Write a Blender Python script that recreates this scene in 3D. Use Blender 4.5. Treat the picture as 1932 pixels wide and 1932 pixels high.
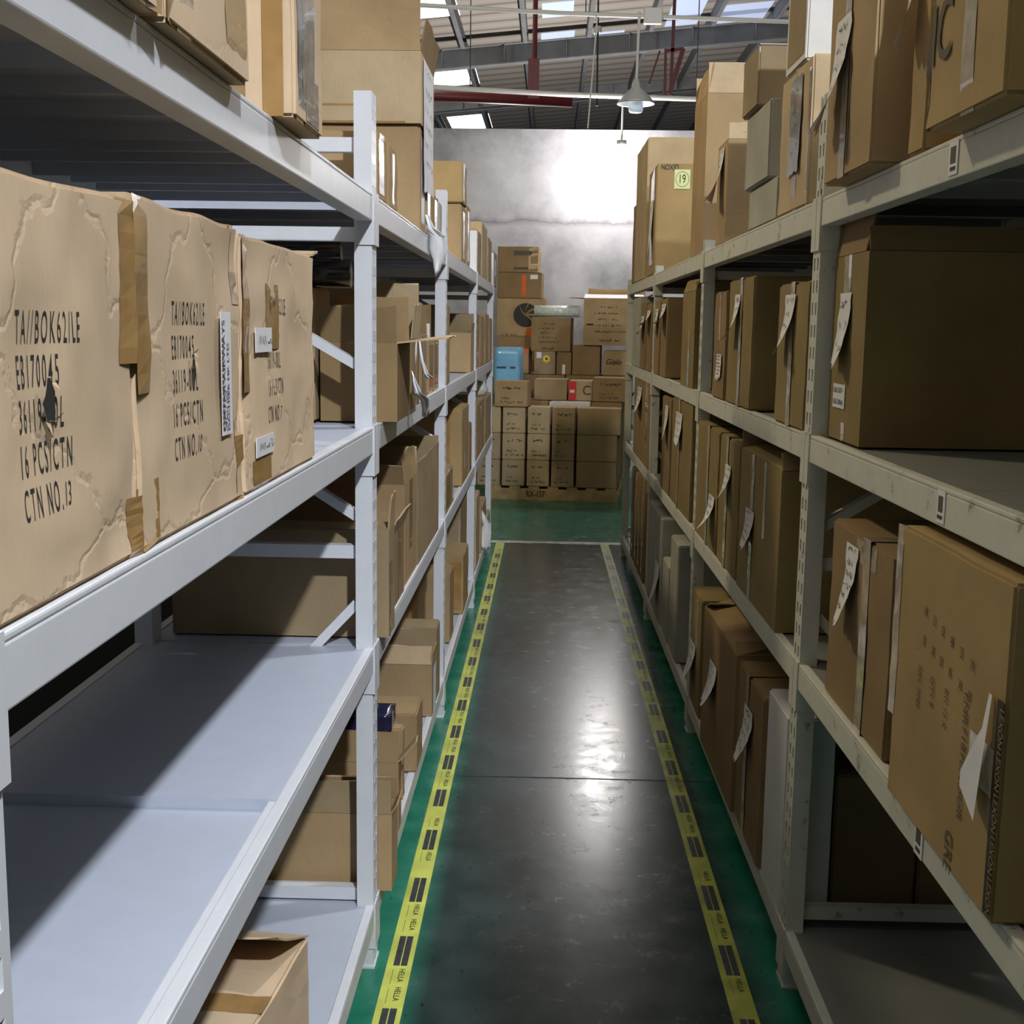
import bpy, bmesh, math, random
import numpy as np
from math import sin, cos, pi, radians
from mathutils import Vector, Matrix, noise

random.seed(11)
scene = bpy.context.scene
for o in list(bpy.data.objects):
    bpy.data.objects.remove(o)
col = scene.collection

# ------------------------------------------------------------------ camera
FPX, PITCH, YAW, ROLL, CAMH = 2314.44, .1491, -.0288, -.0147, 1.5919
fw = np.array([sin(YAW)*cos(PITCH), cos(YAW)*cos(PITCH), -sin(PITCH)])
r0 = np.array([cos(YAW), -sin(YAW), 0.0])
d0 = np.cross(fw, r0)
rt = cos(ROLL)*r0 + sin(ROLL)*d0
dn = -sin(ROLL)*r0 + cos(ROLL)*d0
CM = np.array([rt, dn, fw])
CP = np.array([0, 0, CAMH])
cam = bpy.data.cameras.new('camera')
cam.sensor_width = 36
cam.lens = FPX/1932*36
cam.clip_start, cam.clip_end = .05, 200
camo = bpy.data.objects.new('camera', cam)
col.objects.link(camo)
camo.matrix_world = Matrix(((rt[0], -dn[0], -fw[0], 0), (rt[1], -dn[1], -fw[1], 0),
                            (rt[2], -dn[2], -fw[2], CAMH), (0, 0, 0, 1)))
scene.camera = camo

# ------------------------------------------------------------------ light
world = bpy.data.worlds.new('world')
scene.world = world
world.use_nodes = True
world.node_tree.nodes['Background'].inputs[0].default_value = (.80, .88, 1, 1)
world.node_tree.nodes['Background'].inputs[1].default_value = .03


def lamp(name, loc, watts, colour, size):
    l = bpy.data.lights.new(name, 'POINT')
    l.energy, l.color, l.shadow_soft_size = watts, colour, size
    o = bpy.data.objects.new(name, l)
    o.location = loc
    col.objects.link(o)
    return o


lamp('hall_lamp_light', (1.55, -2.4, 5.2), 1450, (.90, .95, 1), .10)
lamp('second_hall_lamp_light', (1.55, 3.7, 5.2), 330, (.93, .96, 1), .10)
lamp('far_hall_lamp_light', (.4, 22.5, 2.2), 1100, (1, .95, .90), .14)  # unseen fill added behind the back wall to brighten the roof
lamp('left_aisle_lamp_light', (-2.6, 5.2, 5.2), 380, (1, .88, .58), .14)  # unseen warm fill added over the left rack, brightens the right rack's aisle faces
lamp('wall_lamp_light', (.69, 13.25, 3.37), 430, (1, .97, .95), .15)

scene.view_settings.view_transform = 'Standard'
scene.view_settings.look = 'None'
scene.view_settings.gamma = 1
scene.view_settings.use_curve_mapping = False
scene.view_settings.exposure = 0.0


# ------------------------------------------------------------------ placing helpers
def solve_s(u, A, B):
    qa, qb = CM @ (A-CP), CM @ B
    k = (u-966)/FPX
    return (k*qa[2]-qa[0])/(qb[0]-k*qb[2])


def solve_v(v, A, B):
    qa, qb = CM @ (A-CP), CM @ B
    k = (v-966)/FPX
    return (k*qa[2]-qa[1])/(qb[1]-k*qb[2])


def on_y(u, v, Y):
    r = CM.T @ np.array([(u-966)/FPX, (v-966)/FPX, 1])
    p = CP + r*Y/r[1]
    return p


XL, YL, BAY_L = -.4103, 2.8587, 2.0
XR, YR, BAY_R, ANG_R = .5932, 2.822, 1.9209, .0118
LEV = {'L': [0, .1682, .8257, 1.3567, 1.8898], 'R': [0, .1496, .8194, 1.3586, 1.8879]}
DEPTH = .58


def rp(side, s, d, z):
    """point in a rack: s along the aisle, d behind the beam face, z up"""
    if side == 'L':
        return np.array([XL-d, s, z])
    return np.array([XR-ANG_R*(s-3.3)+d, s+ANG_R*d, z])


def s_of(side, d, z, u):
    A = rp(side, 0, d, z)
    return solve_s(u, A, rp(side, 1, d, z)-A)


def z_of(side, s, d, v):
    return solve_v(v, rp(side, s, d, 0), np.array([0, 0, 1.0]))


# ------------------------------------------------------------------ materials
MATS = {}


def new_mat(name):
    m = bpy.data.materials.new(name)
    m.use_nodes = True
    nt = m.node_tree
    return m, nt, nt.nodes['Principled BSDF']


def nd(nt, t, **kw):
    n = nt.nodes.new(t)
    for k, v in kw.items():
        setattr(n, k, v)
    return n


def ramp(nt, fac, stops):
    r = nd(nt, 'ShaderNodeValToRGB')
    e = r.color_ramp.elements
    while len(e) > 1:
        e.remove(e[-1])
    e[0].position, e[0].color = stops[0][0], (*stops[0][1], 1)
    for p, c in stops[1:]:
        x = e.new(p)
        x.color = (*c, 1)
    nt.links.new(fac, r.inputs[0])
    return r.outputs[0]


def plain(name, c, rough=.6, metal=0, emit=None, es=1, noise_amt=0, nscale=20, coat=0, spec=.5):
    m, nt, b = new_mat(name)
    b.inputs['Base Color'].default_value = (*c, 1)
    b.inputs['Roughness'].default_value = rough
    b.inputs['Metallic'].default_value = metal
    b.inputs['Coat Weight'].default_value = coat
    b.inputs['Specular IOR Level'].default_value = spec
    if emit:
        b.inputs['Emission Color'].default_value = (*emit, 1)
        b.inputs['Emission Strength'].default_value = es
    if noise_amt:
        tc = nd(nt, 'ShaderNodeTexCoord')
        n = nd(nt, 'ShaderNodeTexNoise')
        n.inputs['Scale'].default_value = nscale
        n.inputs['Detail'].default_value = 6
        nt.links.new(tc.outputs['Object'], n.inputs['Vector'])
        lo = tuple(max(0, x*(1-noise_amt)) for x in c)
        hi = tuple(min(1, x*(1+noise_amt)) for x in c)
        nt.links.new(ramp(nt, n.outputs['Fac'], [(.3, lo), (.7, hi)]), b.inputs['Base Color'])
    MATS[name] = m
    return m


def cardboard(name, c, rough=.8, var=.5, crease=.06):
    m, nt, b = new_mat(name)
    tc = nd(nt, 'ShaderNodeTexCoord')
    n = nd(nt, 'ShaderNodeTexNoise')
    n.inputs['Scale'].default_value = 5
    n.inputs['Detail'].default_value = 8
    nt.links.new(tc.outputs['Object'], n.inputs['Vector'])
    lo = tuple(x*.84 for x in c)
    hi = tuple(min(1, x*1.10) for x in c)
    cr = ramp(nt, n.outputs['Fac'], [(.3, lo), (.7, hi)])
    mp = nd(nt, 'ShaderNodeMapping')
    mp.inputs['Scale'].default_value = (90, 90, 12)
    nt.links.new(tc.outputs['Object'], mp.inputs['Vector'])
    n2 = nd(nt, 'ShaderNodeTexNoise')
    n2.inputs['Scale'].default_value = 2.5
    n2.inputs['Detail'].default_value = 3
    nt.links.new(mp.outputs[0], n2.inputs['Vector'])
    mx = nd(nt, 'ShaderNodeMix', data_type='RGBA', blend_type='OVERLAY')
    mx.inputs[0].default_value = .07
    nt.links.new(cr, mx.inputs[6])
    nt.links.new(n2.outputs['Fac'], mx.inputs[7])
    oi = nd(nt, 'ShaderNodeObjectInfo')
    hv = nd(nt, 'ShaderNodeHueSaturation')
    mr = nd(nt, 'ShaderNodeMapRange')
    mr.inputs[3].default_value, mr.inputs[4].default_value = 1-.16*var, 1+.16*var
    nt.links.new(oi.outputs['Random'], mr.inputs[0])
    nt.links.new(mr.outputs[0], hv.inputs['Value'])
    nt.links.new(mx.outputs[2], hv.inputs['Color'])
    nt.links.new(hv.outputs[0], b.inputs['Base Color'])
    b.inputs['Roughness'].default_value = rough
    b.inputs['Specular IOR Level'].default_value = .3
    bp = nd(nt, 'ShaderNodeBump')
    bp.inputs['Strength'].default_value = .25
    bp.inputs['Distance'].default_value = .004
    nt.links.new(n.outputs['Fac'], bp.inputs['Height'])
    # creases pressed into the board
    ad = nd(nt, 'ShaderNodeMix', data_type='RGBA', blend_type='LINEAR_LIGHT')
    ad.inputs[0].default_value = .16
    nt.links.new(tc.outputs['Object'], ad.inputs[6])
    nt.links.new(n.outputs['Color'], ad.inputs[7])
    vo = nd(nt, 'ShaderNodeTexVoronoi', feature='DISTANCE_TO_EDGE')
    vo.inputs['Scale'].default_value = 3.1
    nt.links.new(ad.outputs[2], vo.inputs['Vector'])
    ln = ramp(nt, vo.outputs['Distance'], [(0, (0, 0, 0)), (.022, (1, 1, 1))])
    b2 = nd(nt, 'ShaderNodeBump')
    b2.inputs['Strength'].default_value = crease
    b2.inputs['Distance'].default_value = .006
    nt.links.new(ln, b2.inputs['Height'])
    nt.links.new(bp.outputs[0], b2.inputs['Normal'])
    nt.links.new(b2.outputs[0], b.inputs['Normal'])
    MATS[name] = m
    return m


cardboard('kraft', (.39, .265, .138))
cardboard('kraft_pale', (.48, .36, .22))
cardboard('kraft_pink', (.59, .44, .295))
cardboard('kraft_creased', (.59, .44, .295), crease=.20)
cardboard('kraft_gold', (.36, .245, .11))
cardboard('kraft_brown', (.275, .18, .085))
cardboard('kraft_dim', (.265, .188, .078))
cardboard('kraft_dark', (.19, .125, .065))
cardboard('kraft_olive', (.315, .232, .132))
cardboard('card_grey', (.40, .38, .32))
plain('card_white', (.66, .64, .62), .7, noise_amt=.06, nscale=9)
plain('card_lilac', (.66, .64, .72), .6)
plain('tan_tape', (.34, .20, .075), .22, noise_amt=.2, nscale=14, coat=.4)
plain('clear_tape', (.48, .40, .31), .12, noise_amt=.3, nscale=30, coat=.7)
plain('grey_film', (.42, .41, .38), .12, noise_amt=.3, nscale=25, coat=.8)
plain('orange_tape', (.72, .13, .02), .25, coat=.5)
plain('black_tape', (.02, .018, .015), .3)
plain('paper', (.70, .68, .70), .75, noise_amt=.08, nscale=12)
plain('paper_yellow', (.66, .70, .34), .7)
plain('sticker_white', (.74, .74, .77), .45)
plain('ink', (.022, .020, .020), .7)
plain('ink_soft', (.10, .075, .055), .8)
plain('ink_blue', (.05, .055, .13), .7)
plain('white_plastic', (.78, .79, .82), .5)
plain('black_plastic', (.012, .012, .016), .18, coat=.6)
plain('navy_plastic', (.02, .02, .055), .15, coat=.8)
plain('grey_plastic', (.22, .22, .26), .3)
plain('blue_plastic', (.20, .47, .72), .3, noise_amt=.12, nscale=8, coat=.3)
plain('red_card', (.62, .03, .03), .5)
plain('yellow_sticker', (.80, .56, .05), .5)
plain('green_plastic', (.06, .42, .12), .4)
plain('wood_pale', (.46, .31, .14), .75, noise_amt=.25, nscale=10)
plain('bubble_wrap', (.62, .68, .62), .25, noise_amt=.2, nscale=40, coat=.5)
plain('red_steel', (.17, .025, .025), .45)
plain('grey_steel', (.23, .235, .245), .55, noise_amt=.15, nscale=3)
plain('purlin_steel', (.085, .09, .10), .5)
plain('conduit_white', (.62, .60, .58), .45)
plain('dark_steel', (.05, .05, .055), .5)
plain('lamp_shade', (.50, .50, .49), .35, metal=.2)
plain('bulb_off', (.62, .70, .80), .15, emit=(.7, .85, 1), es=.25)
plain('globe_lit', (.9, .9, .9), .3, emit=(1, .97, .92), es=9)
plain('skylight', (.8, .85, .9), .4, emit=(.95, .98, 1), es=2.4)
plain('skylight_dim', (.6, .7, .9), .4, emit=(.62, .72, 1), es=.42)
plain('hole', (.012, .012, .012), .9)


def steel(name, c, wear, rough=.38):
    m, nt, b = new_mat(name)
    tc = nd(nt, 'ShaderNodeTexCoord')
    n = nd(nt, 'ShaderNodeTexNoise')
    n.inputs['Scale'].default_value = 16
    n.inputs['Detail'].default_value = 9
    n.inputs['Roughness'].default_value = .7
    nt.links.new(tc.outputs['Object'], n.inputs['Vector'])
    dark = tuple(x*.45 for x in c)
    nt.links.new(ramp(nt, n.outputs['Fac'], [(wear-.05, dark), (wear, tuple(x*.93 for x in c)), (.62, c)]), b.inputs['Base Color'])
    b.inputs['Roughness'].default_value = rough
    MATS[name] = m


steel('white_enamel', (.68, .69, .735), .27)
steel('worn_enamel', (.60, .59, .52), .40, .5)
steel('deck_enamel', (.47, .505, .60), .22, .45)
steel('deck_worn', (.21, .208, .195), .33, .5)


def floor_mat():
    m, nt, b = new_mat('epoxy_floor')
    tc = nd(nt, 'ShaderNodeTexCoord')
    sp = nd(nt, 'ShaderNodeSeparateXYZ')
    nt.links.new(tc.outputs['Object'], sp.inputs[0])
    n = nd(nt, 'ShaderNodeTexNoise')
    n.inputs['Scale'].default_value = 3.0
    n.inputs['Detail'].default_value = 9
    nt.links.new(tc.outputs['Object'], n.inputs['Vector'])
    # worn traffic lane down the aisle
    a = nd(nt, 'ShaderNodeMath', operation='SUBTRACT')
    a.inputs[1].default_value = .12
    nt.links.new(sp.outputs[0], a.inputs[0])
    ab = nd(nt, 'ShaderNodeMath', operation='ABSOLUTE')
    nt.links.new(a.outputs[0], ab.inputs[0])
    ad = nd(nt, 'ShaderNodeMath', operation='MULTIPLY_ADD')
    ad.inputs[1].default_value = .03
    nt.links.new(n.outputs['Fac'], ad.inputs[0])
    nt.links.new(ab.outputs[0], ad.inputs[2])
    lane = nd(nt, 'ShaderNodeMapRange')
    lane.inputs[1].default_value, lane.inputs[2].default_value = .40, .49
    lane.inputs[3].default_value, lane.inputs[4].default_value = 1, 0
    nt.links.new(ad.outputs[0], lane.inputs[0])
    far = nd(nt, 'ShaderNodeMapRange')
    far.inputs[1].default_value, far.inputs[2].default_value = 9.02, 9.08
    far.inputs[3].default_value, far.inputs[4].default_value = 1, 0
    nt.links.new(sp.outputs[1], far.inputs[0])
    fac = nd(nt, 'ShaderNodeMath', operation='MULTIPLY')
    nt.links.new(lane.outputs[0], fac.inputs[0])
    nt.links.new(far.outputs[0], fac.inputs[1])
    n3 = nd(nt, 'ShaderNodeTexNoise')
    n3.inputs['Scale'].default_value = 7
    n3.inputs['Detail'].default_value = 4
    nt.links.new(tc.outputs['Object'], n3.inputs['Vector'])
    green = ramp(nt, n3.outputs['Fac'], [(.3, (.015, .15, .095)), (.55, (.028, .21, .135)), (.72, (.08, .27, .19))])
    grey = ramp(nt, n3.outputs['Fac'], [(.3, (.008, .030, .027)), (.7, (.036, .060, .062))])
    mx = nd(nt, 'ShaderNodeMix', data_type='RGBA')
    nt.links.new(fac.outputs[0], mx.inputs[0])
    nt.links.new(green, mx.inputs[6])
    nt.links.new(grey, mx.inputs[7])
    # scratches and specks
    mp = nd(nt, 'ShaderNodeMapping')
    mp.inputs['Rotation'].default_value = (0, 0, .5)
    mp.inputs['Scale'].default_value = (22, 5, 1)
    nt.links.new(tc.outputs['Object'], mp.inputs['Vector'])
    ns = nd(nt, 'ShaderNodeTexNoise')
    ns.inputs['Scale'].default_value = 3.2
    ns.inputs['Detail'].default_value = 4
    nt.links.new(mp.outputs[0], ns.inputs['Vector'])
    sc = ramp(nt, ns.outputs['Fac'], [(.0, (1, 1, 1)), (.72, (1, 1, 1)), (.76, (1.3, 1.3, 1.3))])
    sd = ramp(nt, ns.outputs['Fac'], [(.0, (.35, .35, .35)), (.29, (.4, .4, .4)), (.33, (1, 1, 1))])
    m1 = nd(nt, 'ShaderNodeMix', data_type='RGBA', blend_type='MULTIPLY')
    m1.inputs[0].default_value = 1
    nt.links.new(mx.outputs[2], m1.inputs[6])
    nt.links.new(sd, m1.inputs[7])
    nt.links.new(m1.outputs[2], b.inputs['Base Color'])
    rr = nd(nt, 'ShaderNodeMapRange')
    rr.inputs[3].default_value, rr.inputs[4].default_value = .17, .31
    mq = nd(nt, 'ShaderNodeMapping')
    mq.inputs['Scale'].default_value = (1, 1.15, 1)
    nt.links.new(tc.outputs['Object'], mq.inputs['Vector'])
    n4 = nd(nt, 'ShaderNodeTexNoise')
    n4.inputs['Scale'].default_value = 9
    n4.inputs['Detail'].default_value = 10
    n4.inputs['Roughness'].default_value = .72
    nt.links.new(mq.outputs[0], n4.inputs['Vector'])
    nt.links.new(n4.outputs['Fac'], rr.inputs[0])
    rr.inputs[1].default_value, rr.inputs[2].default_value = .3, .7
    nt.links.new(rr.outputs[0], b.inputs['Roughness'])
    b.inputs['Specular IOR Level'].default_value = .38
    bp = nd(nt, 'ShaderNodeBump')
    bp.inputs['Strength'].default_value = .07
    bp.inputs['Distance'].default_value = .003
    nt.links.new(ns.outputs['Fac'], bp.inputs['Height'])
    nt.links.new(bp.outputs[0], b.inputs['Normal'])
    MATS['floor'] = m


def wall_mat():
    m, nt, b = new_mat('stained_concrete')
    tc = nd(nt, 'ShaderNodeTexCoord')
    n = nd(nt, 'ShaderNodeTexNoise')
    n.inputs['Scale'].default_value = 1.15
    n.inputs['Detail'].default_value = 10
    n.inputs['Roughness'].default_value = .62
    nt.links.new(tc.outputs['Object'], n.inputs['Vector'])
    c = ramp(nt, n.outputs['Fac'], [(.32, (.20, .195, .205)), (.5, (.37, .36, .38)), (.68, (.50, .49, .51))])
    # ragged horizontal crack
    sp = nd(nt, 'ShaderNodeSeparateXYZ')
    nt.links.new(tc.outputs['Object'], sp.inputs[0])
    w = nd(nt, 'ShaderNodeMath', operation='MULTIPLY_ADD')
    w.inputs[1].default_value = .35
    nt.links.new(n.outputs['Fac'], w.inputs[0])
    nt.links.new(sp.outputs[2], w.inputs[2])
    d = nd(nt, 'ShaderNodeMath', operation='SUBTRACT')
    d.inputs[1].default_value = 2.93
    nt.links.new(w.outputs[0], d.inputs[0])
    ab = nd(nt, 'ShaderNodeMath', operation='ABSOLUTE')
    nt.links.new(d.outputs[0], ab.inputs[0])
    cr = ramp(nt, ab.outputs[0], [(0, (.42, .41, .40)), (.012, (.72, .71, .7)), (.05, (1, 1, 1))])
    mx = nd(nt, 'ShaderNodeMix', data_type='RGBA', blend_type='MULTIPLY')
    mx.inputs[0].default_value = .8
    nt.links.new(c, mx.inputs[6])
    nt.links.new(cr, mx.inputs[7])
    nt.links.new(mx.outputs[2], b.inputs['Base Color'])
    b.inputs['Roughness'].default_value = .9
    MATS['wall'] = m


def roof_mat():
    m, nt, b = new_mat('roof_sheet')
    tc = nd(nt, 'ShaderNodeTexCoord')
    wv = nd(nt, 'ShaderNodeTexWave', wave_type='BANDS', bands_direction='Y')
    wv.inputs['Scale'].default_value = .55
    wv.inputs['Distortion'].default_value = .2
    nt.links.new(tc.outputs['Object'], wv.inputs['Vector'])
    nt.links.new(ramp(nt, wv.outputs['Fac'], [(0, (.20, .175, .155)), (.12, (.36, .325, .29)), (1, (.43, .39, .35))]), b.inputs['Base Color'])
    b.inputs['Roughness'].default_value = .7
    MATS['roof'] = m


floor_mat()
wall_mat()
roof_mat()
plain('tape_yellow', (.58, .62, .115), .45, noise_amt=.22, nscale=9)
plain('tape_yellow_dirty', (.36, .40, .06), .5, noise_amt=.35, nscale=9)  # dirtier right tape; the shade on that side is also put into its colour
plain('tape_mark', (.03, .035, .04), .5, noise_amt=.5, nscale=40)
plain('line_white', (.55, .54, .50), .6, noise_amt=.4, nscale=14)
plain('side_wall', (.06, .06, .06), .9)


# ------------------------------------------------------------------ mesh helpers
class MB:
    def __init__(self):
        self.v, self.f, self.m, self.mats = [], [], [], []

    def mi(self, mat):
        if mat not in self.mats:
            self.mats.append(mat)
        return self.mats.index(mat)

    def poly(self, pts, mat):
        n = len(self.v)
        self.v += [tuple(p) for p in pts]
        self.f.append(tuple(range(n, n+len(pts))))
        self.m.append(self.mi(mat))

    def add(self, verts, faces, mat):
        n = len(self.v)
        self.v += [tuple(p) for p in verts]
        k = self.mi(mat)
        for f in faces:
            self.f.append(tuple(i+n for i in f))
            self.m.append(k)

    def box(self, lo, hi, mat, M=None):
        x0, y0, z0 = lo
        x1, y1, z1 = hi
        v = [(x0, y0, z0), (x1, y0, z0), (x1, y1, z0), (x0, y1, z0), (x0, y0, z1), (x1, y0, z1), (x1, y1, z1), (x0, y1, z1)]
        if M is not None:
            v = [M @ Vector(p) for p in v]
        self.add(v, [(3, 2, 1, 0), (4, 5, 6, 7), (0, 1, 5, 4), (1, 2, 6, 5), (2, 3, 7, 6), (3, 0, 4, 7)], mat)

    def bar(self, p, q, w, h, mat, up=(0, 0, 1)):
        p, q = Vector(p), Vector(q)
        d = (q-p)
        L = d.length
        d.normalize()
        s = d.cross(Vector(up))
        if s.length < 1e-4:
            s = d.cross(Vector((0, 1, 0)))
        s.normalize()
        t = s.cross(d)
        M = Matrix((s, d, t)).transposed().to_4x4()
        M.translation = p
        self.box((-w/2, 0, -h/2), (w/2, L, h/2), mat, M)

    def tube(self, pts, r, mat, seg=10, cap=True):
        pts = [Vector(p) for p in pts]
        rings = []
        for i, p in enumerate(pts):
            d = (pts[min(i+1, len(pts)-1)]-pts[max(i-1, 0)]).normalized()
            a = d.cross(Vector((0, 0, 1)))
            if a.length < 1e-3:
                a = d.cross(Vector((1, 0, 0)))
            a.normalize()
            b = d.cross(a)
            rr = r[i] if isinstance(r, (list, tuple)) else r
            rings.append([p+(a*cos(2*pi*k/seg)+b*sin(2*pi*k/seg))*rr for k in range(seg)])
        v = [q for R in rings for q in R]
        f = []
        for i in range(len(pts)-1):
            for k in range(seg):
                f.append((i*seg+k, i*seg+(k+1) % seg, (i+1)*seg+(k+1) % seg, (i+1)*seg+k))
        if cap:
            f.append(tuple(range(seg-1, -1, -1)))
            f.append(tuple((len(pts)-1)*seg+k for k in range(seg)))
        self.add(v, f, mat)

    def lathe(self, prof, c, mat, seg=24):
        cx, cy, cz = c
        v = [(cx+r*cos(2*pi*k/seg), cy+r*sin(2*pi*k/seg), cz+z) for r, z in prof for k in range(seg)]
        f = []
        for i in range(len(prof)-1):
            for k in range(seg):
                f.append((i*seg+k, i*seg+(k+1) % seg, (i+1)*seg+(k+1) % seg, (i+1)*seg+k))
        self.add(v, f, mat)

    def build(self, name, parent=None, smooth=False, bevel=0, normals=True):
        me = bpy.data.meshes.new(name)
        me.from_pydata(self.v, [], self.f)
        for x in self.mats:
            me.materials.append(MATS[x])
        me.polygons.foreach_set('material_index', self.m)
        if normals or bevel:
            bm = bmesh.new()
            bm.from_mesh(me)
            if normals:
                bmesh.ops.recalc_face_normals(bm, faces=bm.faces)
            if bevel:
                bmesh.ops.bevel(bm, geom=list(bm.edges), offset=bevel, segments=2, affect='EDGES', profile=.6)
            bm.to_mesh(me)
            bm.free()
        if smooth:
            me.polygons.foreach_set('use_smooth', [True]*len(me.polygons))
        o = bpy.data.objects.new(name, me)
        col.objects.link(o)
        if parent:
            o.parent = parent
        return o


def tag(o, label, cat, group=None):
    o['label'], o['category'] = label, cat
    if group:
        o['group'] = group
    return o


def struct(o):
    o['kind'] = 'structure'
    return o


def empty(name, loc=(0, 0, 0), rz=0):
    o = bpy.data.objects.new(name, None)
    o.location = loc
    o.rotation_euler = (0, 0, rz)
    o.empty_display_size = .05
    col.objects.link(o)
    return o


TXT = {}


def text_mesh(s, squeeze=.7, bold=0.0, shear=0, space=1.0):
    """flat lettering 1 unit cap height, centred, lying in XY; returns verts, faces, width"""
    k = (s, squeeze, bold, shear, space)
    if k in TXT:
        return TXT[k]
    c = bpy.data.curves.new('lettering', 'FONT')
    c.body = s
    c.fill_mode = 'FRONT'
    c.resolution_u = 3
    c.offset = bold
    c.shear = shear
    c.space_character = space
    o = bpy.data.objects.new('lettering', c)
    col.objects.link(o)
    dg = bpy.context.evaluated_depsgraph_get()
    dg.update()
    me = bpy.data.meshes.new_from_object(o.evaluated_get(dg))
    v = [Vector(p.co) for p in me.vertices]
    f = [tuple(p.vertices) for p in me.polygons]
    bpy.data.objects.remove(o)
    bpy.data.curves.remove(c)
    bpy.data.meshes.remove(me)
    if v:
        x0, x1 = min(p.x for p in v), max(p.x for p in v)
        v = [Vector(((p.x-x0)*squeeze/.69, p.y/.69, 0)) for p in v]
        w = (x1-x0)*squeeze/.69
    else:
        w = 0
    TXT[k] = (v, f, w)
    return TXT[k]


def put_text(mb, s, O, right, up, size, mat, squeeze=.7, bold=.0, align='l', shear=0, off=.0012, space=1.0):
    v, f, w = text_mesh(s, squeeze, bold, shear, space)
    O, right, up = Vector(O), Vector(right), Vector(up)
    n = right.cross(up)
    sh = {'l': 0, 'c': -w/2, 'r': -w}[align]
    mb.add([O+right*((p.x+sh)*size)+up*(p.y*size)+n*off for p in v], f, mat)
    return w*size


def scribble(mb, O, right, up, w, h, mat, rows=3, off=.0012, warp=None, rnd=random, th=.0016, fill=.8):
    """rows of little pen strokes"""
    O, right, up = Vector(O), Vector(right), Vector(up)
    n = right.cross(up)

    def P(x, y):
        k = warp(x, y) if warp else Vector((x, y, 0))
        return O+right*k.x+up*k.y+n*(k.z+off)
    for r in range(rows):
        y = -h*(r+.5)/rows
        x = -w/2+w*rnd.uniform(0, .12)
        end = w/2-w*rnd.uniform(0, .35)
        sz = h/rows*.55
        while x < end:
            for _ in range(2):
                a = (x+rnd.uniform(0, sz*.5), y+rnd.uniform(-sz, sz)/2)
                b = (x+rnd.uniform(.2, 1)*sz, y+rnd.uniform(-sz, sz)/2)
                dx, dy = b[0]-a[0], b[1]-a[1]
                L = math.hypot(dx, dy)+1e-6
                nx, ny = -dy/L*th/2, dx/L*th/2
                mb.poly([P(a[0]-nx, a[1]-ny), P(b[0]-nx, b[1]-ny), P(b[0]+nx, b[1]+ny), P(a[0]+nx, a[1]+ny)], mat)
            x += sz*(rnd.uniform(.5, .9) if rnd.random() < fill else 1.6)


def conform(o, body, n, lift=.0012):
    """lay a print or tape onto the dented face of its carton"""
    from mathutils.bvhtree import BVHTree
    me = body.data
    t = BVHTree.FromPolygons([v.co for v in me.vertices], [tuple(p.vertices) for p in me.polygons])
    n = Vector(n)
    for v in o.data.vertices:
        hit = t.ray_cast(v.co+n*.2, -n)
        if hit[0] is not None and (hit[0]-v.co).length < .05:
            k = (v.co-hit[0]).dot(n)
            v.co = hit[0]+n*lift


# ------------------------------------------------------------------ building shell, light blockers
mb = MB()
mb.box((-4, -5, -.1), (5, 13.9, 0), 'floor')
struct(mb.build('floor'))
mb = MB()
mb.box((-9, 13.9, 0), (9, 14.1, 3.745), 'wall')
struct(mb.build('wall_back'))
mb = MB()
mb.box((-1.65, -1.0, 0), (-1.55, 9.6, 3.0), 'side_wall')  # unseen slab added behind the left rack to block ambient and lamp light
struct(mb.build('wall_left'))
mb = MB()
mb.box((1.75, -1.0, 0), (1.85, 9.6, 2.05), 'side_wall')  # unseen slab added behind the right rack to block ambient light
struct(mb.build('wall_right'))

RS = .095


def roof_z(x):
    return 7.08+RS*x


SKY = [(15.5, 22.2), (25.9, 28.2), (32.0, 34.25)]
mb = MB()


def rq(x0, x1, y0, y1, mat, dz=0, m=mb):
    m.box((0, y0, 0), (1, y1, .02), mat, Matrix(((x1-x0, 0, 0, x0), (0, 1, 0, 0), ((x1-x0)*RS, 0, 1, roof_z(x0)+dz), (0, 0, 0, 1))))


rq(-14, -2.72, -6, 46, 'roof')
rq(-1.66, 14, -6, 46, 'roof')
y = -6
for a, b in SKY:
    rq(-2.72, -1.66, y, a, 'roof')
    y = b
rq(-2.72, -1.66, y, 46, 'roof')
ceil = struct(mb.build('ceiling'))
for i, (a, b) in enumerate(SKY):
    mb = MB()
    rq(-2.72, -1.66, a, b, 'skylight', m=mb)
    struct(mb.build('window_%d' % (i+1)))
for i, (x0, x1, y0, y1) in enumerate([(-.28, .35, 24.05, 25.2), (.72, 1.3, 24.4, 25.5), (2.05, 2.65, 22.3, 24.4), (2.9, 3.9, 23.2, 25.4), (-.25, .3, 21.9, 22.9)]):
    mb = MB()
    rq(x0, x1, y0, y1, 'skylight_dim', dz=-.012, m=mb)  # weakly emissive bluish panels set into the roof sheet
    struct(mb.build('window_%d' % (i+4)))
# purlins run along the hall under the sheets
for i, x in enumerate([-4.05, -2.88, -1.73, -.58, .59, 1.72, 2.85, 4.0]):
    mb = MB()
    z = roof_z(x)
    mb.box((x-.03, 10, z-.24), (x-.018, 45, z-.01), 'purlin_steel')
    mb.box((x-.018, 10, z-.05), (x+.06, 45, z-.01), 'purlin_steel')
    mb.box((x-.018, 10, z-.24), (x+.06, 45, z-.228), 'grey_steel')
    o = mb.build('roof_purlin')
    tag(o, ['steel roof purlin left of the bright skylight strip', 'steel roof purlin along the left edge of the bright skylights',
            'steel roof purlin along the right edge of the bright skylights', 'steel roof purlin left of the dim blue roof panel',
            'steel roof purlin right of the dim blue roof panel', 'steel roof purlin above the hanging pendant lamp',
            'steel roof purlin between pendant lamp and right cartons', 'steel roof purlin just left of the stacked cartons at right'][i],
        'roof beam', 'purlins under the roof sheets')
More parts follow.
